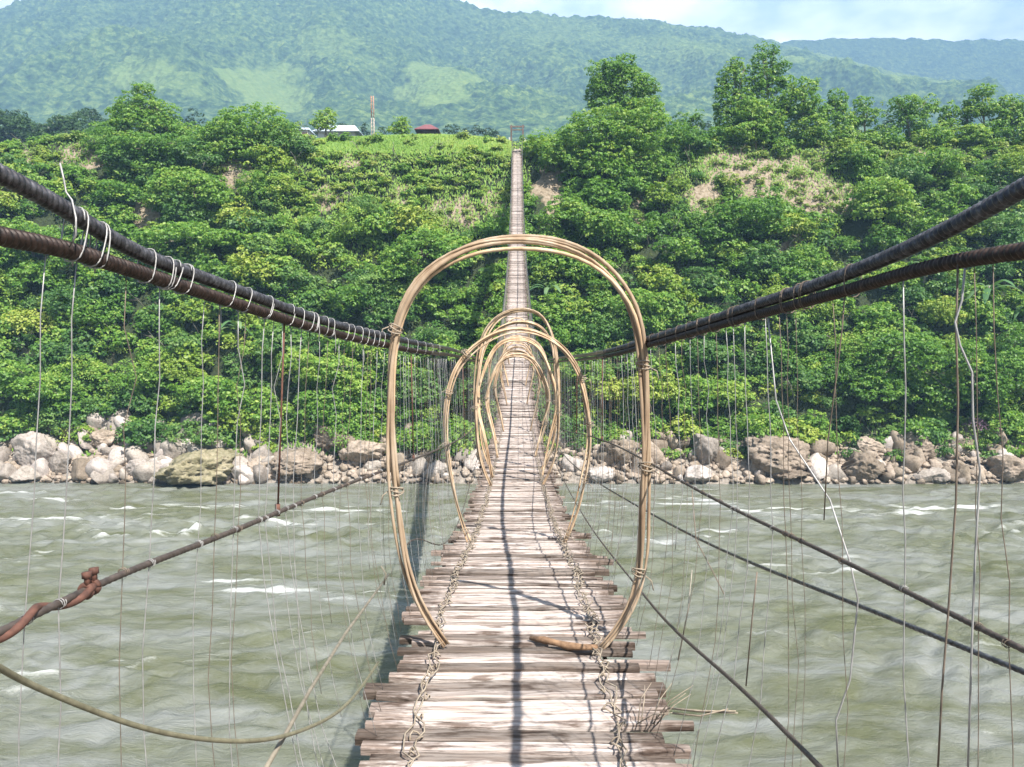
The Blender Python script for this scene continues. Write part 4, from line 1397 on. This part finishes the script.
# rusty clamp and spliced end on the left side rope
mb = MB()
pts = []
for i in range(46):
    t = i / 45
    yy = 1.25 + 0.40 * t
    a = t * 4.2 * math.pi
    pts.append(Vector((float(SA[0](yy)) + 0.011 * math.cos(a), yy, float(SA[1](yy)) + 0.011 * math.sin(a))))
mb.tube(pts, 0.0085, 8)
mb.build('spliced_end', M['rust'], side_obs[0])
mb = MB()
yc = 1.65
cx, cz = float(SA[0](yc)), float(SA[1](yc))
for off in (-0.012, 0.016):
    mb.tube([Vector((cx + 0.012 * math.cos(a), yc + off, cz + 0.013 * math.sin(a))) for a in np.linspace(0, 2 * math.pi, 15)], 0.0065, 8)
    mb.tube([Vector((cx + 0.004, yc + off, cz + 0.012)), Vector((cx + 0.001, yc + off + 0.004, cz + 0.040))], 0.0065, 8)
    mb.tube([Vector((cx + 0.002, yc + off + 0.003, cz + 0.027)), Vector((cx + 0.001, yc + off + 0.004, cz + 0.040))], 0.0105, 6)
mb.build('clamp', M['rust'], side_obs[0])


def loop_tie(yc, fx, zu, zl, r, wire, lean, turns=1.0, tail=None, ph=0.0):
    """wire wound round the pair of ropes"""
    mb = MB()
    pts = []
    n = int(22 * turns)
    for i in range(n + 1):
        a = ph + 2 * math.pi * turns * i / n
        yy = yc + lean * math.sin(a) + 0.012 * i / n * turns
        zz_u, zz_l = float(zu(yy)) + r * 1.15, float(zl(yy)) - r * 1.15
        zc = (zz_u + zz_l) / 2; hz = (zz_u - zz_l) / 2
        ca, sa = math.cos(a), math.sin(a)
        k_ = (abs(ca) ** 3 + abs(sa) ** 3) ** (-1 / 3) * 0.97
        pts.append(Vector((float(fx(yy)) + r * 1.28 * ca * k_, yy, zc + hz * sa * k_)))
    if tail:
        pts += [pts[-1] + Vector(q) for q in tail]
    mb.tube(pts, wire, 6)
    return mb


for yl in (1.30, 1.36, 1.375, 1.55, 1.63, 1.66, 1.72, 1.98, 2.1, 2.28, 2.5, 2.62, 2.74, 2.8, 2.95, 3.05, 3.3, 3.42, 3.6, 3.75, 3.9, 4.05, 4.2, 4.7, 5.1, 5.6, 6.1, 6.6, 7.2):
    yl = NEAR(yl)
    tail = [(0.0, 0.01, -0.03), (0.005, -0.01, -0.07), (-0.005, 0.005, -0.10)] if rnd.random() < 0.3 else None
    loop_tie(yl, LX, LU, LL, 0.0178, 0.0016, 0.02 + rnd.uniform(-.008, .012), rnd.choice([1.0, 1.0, 1.3]), tail, rnd.uniform(0, 6)).build('wire_tie', M['galv_wire'], c_lu)
for yl in (1.72, 1.98, 2.03, 2.12, 2.35, 2.6, 2.64, 2.9, 3.1, 3.3, 3.5, 3.75, 3.95, 4.2, 4.6, 5.0, 5.6, 6.3, 7.0):
    yl = NEAR(yl)
    loop_tie(yl, RX, RU, RL, 0.0180, 0.0014, 0.006 + rnd.uniform(-.004, .006), rnd.choice([1.0, 2.0]), None, rnd.uniform(0, 6)).build('wire_tie', M['old_wire'], c_ru)
# a loose tail that sticks up from the left ropes
mb = MB()
yt = NEAR(1.29)
mb.tube([P(60, 163, yt), P(64, 180, yt), P(66, 192, yt), P(72, 200, yt - .01), P(76, 218, yt - .035), P(76, 235, yt - .04), P(70, 247, yt - .03)], 0.0018, 6)
mb.build('wire_tie', M['galv_wire'], c_lu)

# suspenders: from the main ropes by the side ropes down to the deck edge
n_ind = 0
far = {'galv_wire': MB(), 'old_wire': MB()}
for side in (-1, 1):
    fx = LX if side < 0 else RX
    zl = LL if side < 0 else RL
    sf = SA if side < 0 else SB
    y = 1.22
    if side < 0:
        ylist = [NEAR(q) for q in (1.225, 1.31, 1.475, 1.61, 1.84, 1.93, 2.06, 2.12)]
    else:
        ylist = [NEAR(q) for q in (1.22, 1.27, 1.50, 1.83, 2.07, 2.14, 2.2)]
    y = ylist[-1]
    while y < 7.6:
        y += rnd.uniform(0.07, 0.19) * (1 + y * 0.02)
        ylist.append(y)
    while y < 126:
        y += rnd.uniform(0.14, 0.42)
        ylist.append(y)
    for y in ylist:
        xt, zt = float(fx(y)), float(zl(y)) - 0.014
        zb = float(ZD(y)) - 0.02
        xs_, zs_ = float(sf[0](y)), float(sf[1](y))
        fine = n_ind < 98 and y < 9.5
        mat = 'galv_wire' if rnd.random() < (0.72 if side < 0 else 0.5) else 'old_wire'
        broken = rnd.random() < 0.18 and y > 1.7
        pts = []
        ntop = 6 if y < 12 else 2
        jx = 0.005 if y < 12 else 0.004
        lean = rnd.uniform(-.03, .03)
        for i in range(ntop + 1):
            t = i / ntop
            pts.append(Vector((xt + (xs_ - xt) * t + (rnd.uniform(-jx, jx) if 0 < i < ntop else 0), y + lean * t + (rnd.uniform(-jx, jx) if 0 < i < ntop else 0), zt + (zs_ - zt) * t)))
        if rnd.random() < 0.4 and y < 8:
            q = pts[2]; q.x += rnd.uniform(-.02, .02); q.y += rnd.uniform(-.02, .02)
        nb = 6 if y < 12 else 2
        xe = side * (HALF - rnd.uniform(-0.03, 0.10)) if y > 2.5 else xs_ + side * -0.02
        endt = rnd.uniform(0.3, 0.8) if broken else 1.0
        for i in range(1, nb + 1):
            t = i / nb * endt
            bow = -0.10 * side * 0 + 0.04 * math.sin(math.pi * t)
            pts.append(Vector((xs_ + (xe - xs_) * t + side * bow + rnd.uniform(-jx, jx) * 1.6, y + lean + rnd.uniform(-jx, jx) * 1.6, zs_ + (zb - zs_) * t)))
        r = (0.0014 if mat == 'galv_wire' else 0.0011) * rnd.uniform(0.75, 1.15) * (1 + min(max(y - 2, 0), 30) * 0.05)
        if y < 4.6:
            mb = MB(); rs = 0.0105 if side < 0 else 0.0085
            q_ = [Vector((xs_ + rs * math.cos(a), y + lean + 0.0022 * a * 0.5 - 0.003, zs_ + rs * math.sin(a))) for a in np.linspace(0, 4 * math.pi * 1.05, 22)]
            mb.tube(q_, 0.0010, 5)
            mb.build('wire_tie', M[mat], side_obs[0 if side < 0 else 1])
        if fine:
            mb = MB(); mb.tube(pts, r, 6)
            mb.build('suspender_wire', M[mat], bridge); n_ind += 1
        else:
            far[mat].tube(pts, r, 4, cap=False)
    n_ind = 49 if side < 0 else n_ind
far['galv_wire'].v += []
f2 = MB()
tag(far['galv_wire'].build('suspender_wire', M['galv_wire'], bridge), kind='stuff')
tag(far['old_wire'].build('suspender_wire', M['old_wire'], bridge), kind='stuff')
# rusty hanger rods
for side, y in ((-1, 2.75), (1, 6.7), (-1, 5.4), (1, 9.5), (-1, 10.5)):
    fx = LX if side < 0 else RX; zl = LL if side < 0 else RL
    sf = SA if side < 0 else SB
    mb = MB()
    a = Vector((float(fx(y)), y, float(zl(y)))); b = Vector((float(sf[0](y)), y, float(sf[1](y))))
    mb.tube([a, b], 0.0026 + 0.0003 * y, 8)
    mb.tube([b + Vector((0, 0, -0.012)), b + Vector((0, 0, 0.03))], 0.009, 8)
    mb.build('hanger_rod', M['rust'], bridge)
# odd wires on the right of the view
for pts, r, mt in [
    ([(965, 268, 1.28), (962, 300, 1.28), (955, 322, 1.28), (960, 345, 1.27), (972, 372, 1.26), (973, 420, 1.25), (980, 470, 1.25), (975, 560, 1.24), (972, 640, 1.24), (968, 767, 1.22)], 0.0026, 'galv_wire'),
    ([(958, 262, 1.3), (956, 330, 1.3), (958, 400, 1.3), (956, 500, 1.3), (948, 615, 1.3), (942, 690, 1.3), (938, 767, 1.3)], 0.0026, 'old_wire'),
    ([(768, 318, 2.2), (776, 400, 2.2), (790, 440, 2.15), (830, 500, 2.0), (850, 562, 1.85), (858, 600, 1.85), (850, 680, 1.85), (836, 720, 1.85), (838, 767, 1.85)], 0.003, 'galv_wire'),
    ([(845, 290, 1.75), (842, 330, 1.75), (836, 380, 1.76), (828, 440, 1.8), (824, 520, 1.84)], 0.0022, 'old_wire'),
    ([(757, 572, 2.75), (752, 620, 2.75), (746, 686, 2.8)], 0.0035, 'old_wire'),
    ([(692, 570, 3.3), (688, 610, 3.3), (678, 660, 3.35)], 0.0035, 'dead_wood'),
    ([(692, 490, 3.45), (696, 540, 3.4), (712, 570, 3.3), (724, 594, 3.2)], 0.003, 'old_wire')]:
    mb = MB(); mb.tube([P(q[0], q[1], NEAR(q[2])) for q in pts], r * 0.80, 6)
    mb.build('loose_wire', M[mt], bridge)

# lashings that run along both deck edges, with their knots
for side in (-1, 1):
    mb = MB()
    for strand in range(2):
        pts = []
        y = 2.2
        while y < 26:
            z = float(ZD(y))
            am = 1.0
            pts.append(Vector((side * (0.455 + 0.022 * math.sin(y * 5.3 + strand * 2.1) + rnd.uniform(-.028, .028)), y, z + 0.012 + rnd.uniform(0, 0.022))))
            y += rnd.uniform(0.045, 0.085)
        mb.tube(pts, 0.0042, 5)
    y = 2.4
    while y < 16:
        z = float(ZD(y)); cxx = side * (0.455 + rnd.uniform(-.03, .03))
        rr_ = rnd.uniform(0.010, 0.030); a0 = rnd.uniform(0, 6)
        mb.tube([Vector((cxx + rr_ * math.cos(a0 + a), y + rr_ * 1.2 * math.sin(a0 + a), z + 0.018 + 0.012 * math.sin(2 * a))) for a in np.linspace(0, 5.2, 9)], 0.0042, 5)
        y += rnd.uniform(0.07, 0.2)
    mb.build('edge_lashing', M['fibre'], bridge)

# mesh of thin wires between side rope and deck further out
net = MB()
for side in (-1, 1):
    for rel in (0.25, 0.5, 0.75, 1.3, 1.6):
        pts = [Vector((side * 0.735, y, float(ZD(y)) + rel + rnd.uniform(-.03, .03))) for y in np.arange(13, 127, 1.6)]
        net.tube(pts, 0.0045, 4)
tag(net.build('side_netting', M['old_wire'], bridge), kind='stuff')

# ------------------------------------------------------------------ cane hoops
HOOPG = 'cane hoops arched over the footbridge'


def hoop(label, pts, d, nstr, spread, r, seed, ties, tilt=0.0):
    rr = random.Random(seed)
    w = [P(px, py, d + tilt * (i / (len(pts) - 1) - 0.5)) for i, (px, py) in enumerate(pts)]
    s = np.concatenate([[0], np.cumsum([(w[i + 1] - w[i]).length for i in range(len(w) - 1)])])
    fx = spline(s, [q.x for q in w]); fy = spline(s, [q.y for q in w]); fz = spline(s, [q.z for q in w])
    base = (w[0] + w[-1]) / 2
    root = thing('cane_hoop', label, 'hoop', base, HOOPG)
    n = 70

    def centre(t):
        q = t * s[-1]
        wv = math.sin(math.pi * t) * 0.012
        return Vector((float(fx(q)) + wv * math.sin(13 * t + seed), float(fy(q)) + 2 * wv * math.sin(9 * t + 2 * seed), float(fz(q)) + wv * math.sin(17 * t + 3 * seed)))
    for k in range(nstr):
        t0 = 0.0 if k < nstr - 2 or rr.random() < 0.4 else rr.uniform(0.15, 0.35)
        t1 = 1.0 if k < nstr - 2 or rr.random() < 0.4 else rr.uniform(0.65, 0.9)
        ph = 2 * math.pi * k / nstr; tw = rr.uniform(3.0, 9.0) * rr.choice([-1, 1])
        pts_ = []; rad = []
        sp = spread * rr.uniform(0.7, 1.25)
        rk = r * rr.uniform(0.8, 1.2)
        for i in range(n + 1):
            t = t0 + (t1 - t0) * i / n
            c = centre(t); tg = (centre(min(1, t + .01)) - centre(max(0, t - .01))).normalized()
            nn = Vector((0, 1, 0)); bb = tg.cross(nn).normalized()
            a = ph + tw * t
            # the strands spread apart over the crown and draw together at the lashings
            e = sp * (0.15 + 1.15 * (0.5 + 0.5 * math.sin(7.0 * t + 2.4 * k + seed)))
            wob = 0.35 * sp * math.sin(23 * t + 5 * k + seed) * math.sin(3.1 * t + k)
            pts_.append(c + bb * (e * math.cos(a) + wob) + nn * e * math.sin(a))
            node = 1.16 if (i + k * 3) % 9 == 0 else 1.0
            taper = 1 - 0.35 * abs(2 * t - 1) ** 4
            rad.append(rk * node * taper)
        mb = MB(); mb.tube(pts_, rad, 8, rr.uniform(0.12, 0.95))
        mb.build('cane_strand', M['cane'], root)
    for t in ties:
        mb = MB()
        for j in range(3):
            c = centre(min(0.999, t + (0.0016 + 0.0008 * rr.random()) * j)); tg = (centre(min(1, t + .02)) - centre(t - .02)).normalized()
            nn = Vector((0, 1, 0)); bb = tg.cross(nn).normalized()
            mb.tube([c + (bb * math.cos(a) + nn * math.sin(a)) * (spread * (1.1 + 0.2 * rr.random()) + r) + tg * 0.012 * math.sin(a + j * 1.3) for a in np.linspace(0, 2 * math.pi, 13)], 0.0042, 5)
        mb.tube([c + bb * spread, c + bb * (spread + 0.05) + Vector((0, -.02, -.03)), c + bb * (spread + 0.06) + Vector((0, -.03, -.08))], 0.0035, 5)
        mb.build('lashing', M['fibre'], root)
    return root


hoop('nearest and largest cane hoop of thick twisted orange brown strands',
     [(446, 645), (432, 624), (418, 597), (406, 556), (399, 510), (392, 455), (389, 400), (391, 352), (401, 314), (421, 281), (450, 258), (483, 244), (520, 239), (558, 243), (590, 257), (614, 280), (631, 311), (639, 350), (643, 400), (645, 450), (643, 500), (641, 550), (634, 592), (619, 625), (598, 652)],
     4.36, 7, 0.024, 0.0088, 5, (0.17, 0.33, 0.69, 0.79, 0.90), 0.05)
hoop('second cane hoop from the viewer, standing inside the outline of the largest one',
     [(470, 545), (459, 510), (450, 470), (446, 430), (448, 395), (457, 366), (474, 346), (495, 333), (518, 328), (545, 334), (567, 350), (582, 376), (588, 405), (590, 440), (585, 475), (577, 510), (562, 546)],
     7.9, 6, 0.027, 0.0098, 9, (0.03, 0.2, 0.3, 0.38, 0.66, 0.75, 0.86, 0.97), 0.1)
hoop('third cane hoop, its top rising above the second one',
     [(491, 486), (482, 466), (476, 430), (475, 390), (479, 356), (487, 331), (500, 316), (520, 309), (538, 313), (550, 330), (556, 356), (559, 390), (558, 430), (553, 460), (541, 488)],
     13.3, 6, 0.032, 0.012, 12, (0.2, 0.8), 0.2)
hoop('fourth cane hoop just behind the third one with paler thin strands',
     [(493, 471), (484, 450), (480, 410), (480, 372), (486, 345), (500, 329), (521, 323), (542, 329), (553, 348), (557, 380), (556, 420), (551, 450), (540, 472)],
     15.4, 5, 0.032, 0.013, 15, (0.2, 0.8), 0.3)
hoop('fifth cane hoop, a thin arch framed by the bigger hoops',
     [(499, 446), (491, 425), (488, 390), (491, 360), (502, 342), (519, 337), (535, 342), (545, 360), (548, 390), (546, 422), (538, 447)],
     20.4, 4, 0.032, 0.014, 18, (0.25, 0.75), 0.3)
hoop('sixth and smallest visible cane hoop, farthest along the deck',
     [(502, 422), (497, 402), (496, 376), (503, 355), (518, 347), (532, 354), (539, 374), (538, 402), (533, 424)],
     26.0, 4, 0.034, 0.015, 21, (0.25,), 0.3)

for j, (dd, w_, h_, sd_) in enumerate([(14.4, 0.80, 2.55, 40), (17.6, 0.76, 2.30, 41), (23.0, 0.72, 2.35, 42), (29.5, 0.68, 2.30, 43), (33.5, 0.66, 2.1, 44), (38.0, 0.66, 2.2, 45)]):
    zz = float(ZD(dd)); fr = []
    for i in range(15):
        a = math.pi * (1.12 - 1.24 * i / 14)
        px_ = w_ * abs(math.cos(a)) ** 0.75 * (1 if math.cos(a) > 0 else -1)
        u_ = (i / 14 - 0.5) * 2
        hgt = h_ * (1 - abs(u_) ** 2.6)
        xx = w_ * (math.sin(u_ * math.pi / 2 * 1.0)) if abs(u_) < 0.75 else (1 if u_ > 0 else -1) * w_ * (0.924 - (abs(u_) - 0.75) * 1.5)
        v = Vector((xx, dd, zz + hgt))
        c_ = v.dot(FW); fr.append((512 + F * v.dot(RT) / c_, 383.5 - F * v.dot(UP) / c_))
    hoop('thin far cane hoop lost among the others in the tunnel of hoops along the deck', fr, dd, 4, 0.034, 0.013 + 0.0002 * dd, sd_, (0.25, 0.75), 0.3)

# gnarled root lying on the deck by the nearest hoop, split canes and sticks
mb = MB()
pts = [P(530, 641, 4.42), P(545, 646, 4.38), P(556, 651, 4.33), P(568, 653, 4.31), P(582, 657, 4.28), P(598, 657, 4.27)]
for q in pts: q.z = float(ZD(q.y)) + 0.022 + 0.006 * math.sin(q.x * 60)
mb.tube(pts, [0.012, 0.022, 0.017, 0.024, 0.018, 0.015], 10)
tag(mb.build('gnarled_root', M['drift']), 'short gnarled brown root lying on the planks at the foot of the nearest hoop', 'root')
mb = MB()
mb.tube([P(262, 775, 1.9), P(285, 735, 2.05), P(310, 690, 2.35), P(345, 634, 3.0), P(370, 600, 3.6), P(389, 574, 4.2)], [0.0068, 0.0065, 0.006, 0.006, 0.0055, 0.005], 8)
mb.tube([P(384, 585, 4.0), P(386, 574, 4.0), P(381, 566, 4.0)], 0.004, 6)
tag(mb.build('cane_pole', M['pole']), 'thin straight grey cane leaning up across the slack rope at lower left', 'cane')
mb = MB()
sp = [(-90, 610, 1.0), (0, 668, 1.2), (50, 693, 1.32), (110, 717, 1.45), (170, 734, 1.6), (230, 741, 1.78), (275, 738, 1.95), (310, 727, 2.2), (340, 710, 2.6), (362, 686, 3.1), (378, 662, 3.6)]
w = [P(*q) for q in sp]
sx_ = np.arange(len(w))
fx_, fy_, fz_ = (spline(sx_, [q[i] for q in w]) for i in range(3))
mb.tube([Vector((float(fx_(t)), float(fy_(t)), float(fz_(t)))) for t in np.linspace(0, len(w) - 1, 60)], 0.0056, 10)
tag(mb.build('slack_rope', M['olive_rope']), 'slack olive grey rope sagging in a loop beside the deck at lower left', 'rope')
mb = MB()
for a, b in [((668, 708), (736, 711)), ((672, 713), (728, 709)), ((676, 709), (738, 713))]:
    mb.tube([P(*a, 3.62), P((a[0] + b[0]) / 2, a[1] + 3, 3.55), P(*b, 3.5)], [0.005, 0.0045, 0.003], 6)
tag(mb.build('split_cane', M['fibre']), 'pale split cane end poking out over the water from the right deck edge', 'cane')
mb = MB()
for i in range(8):
    a = P(rnd.uniform(632, 660), rnd.uniform(690, 730), 3.5)
    a.z = float(ZD(a.y)) + 0.02
    b = a + Vector((rnd.uniform(-.05, .2), rnd.uniform(-.1, .15), rnd.uniform(.05, .24)))
    mb.tube([a, a.lerp(b, .5) + Vector((rnd.uniform(-.02, .02), 0, .02)), b], [0.003, 0.0025, 0.0014], 5)
tag(mb.build('dry_twigs', M['fibre']), 'tuft of dry twigs stuck in the lashing at the right deck edge', 'twigs')

# ------------------------------------------------------------------ gate at the far end
gy = END_D + 0.3
zg = float(ZD(END_D))
gate = thing('bridge_gate', 'narrow square gate frame at the far end of the bridge', 'gate', (0, gy, zg))
for s in (-1, 1):
    mb = MB()
    mb.box((s * 0.92, gy, zg + 1.3), 0.13, 0.14, 2.0)
    mb.box((s * 0.92, gy + 0.9, zg + 1.3), 0.10, 0.12, 2.0)
    mb.build('post', M['post'], gate, False)
    mb = MB(); mb.box((s * 1.22, gy - 0.02, zg + 0.9), 0.10, 0.16, 0.5); mb.build('anchor_block', M['plaster'], gate, False)
mb = MB(); mb.box((0, gy, zg + 3.05), 1.16, 0.11, 0.11); mb.build('lintel', M['post'], gate, False)
mb = MB(); mb.box((0, gy + 0.9, zg + 2.75), 1.0, 0.06, 0.06); mb.build('crossbar', M['drift'], gate, False)

for o in bpy.data.objects:
    if '_base' in o.keys():
        del o['_base']
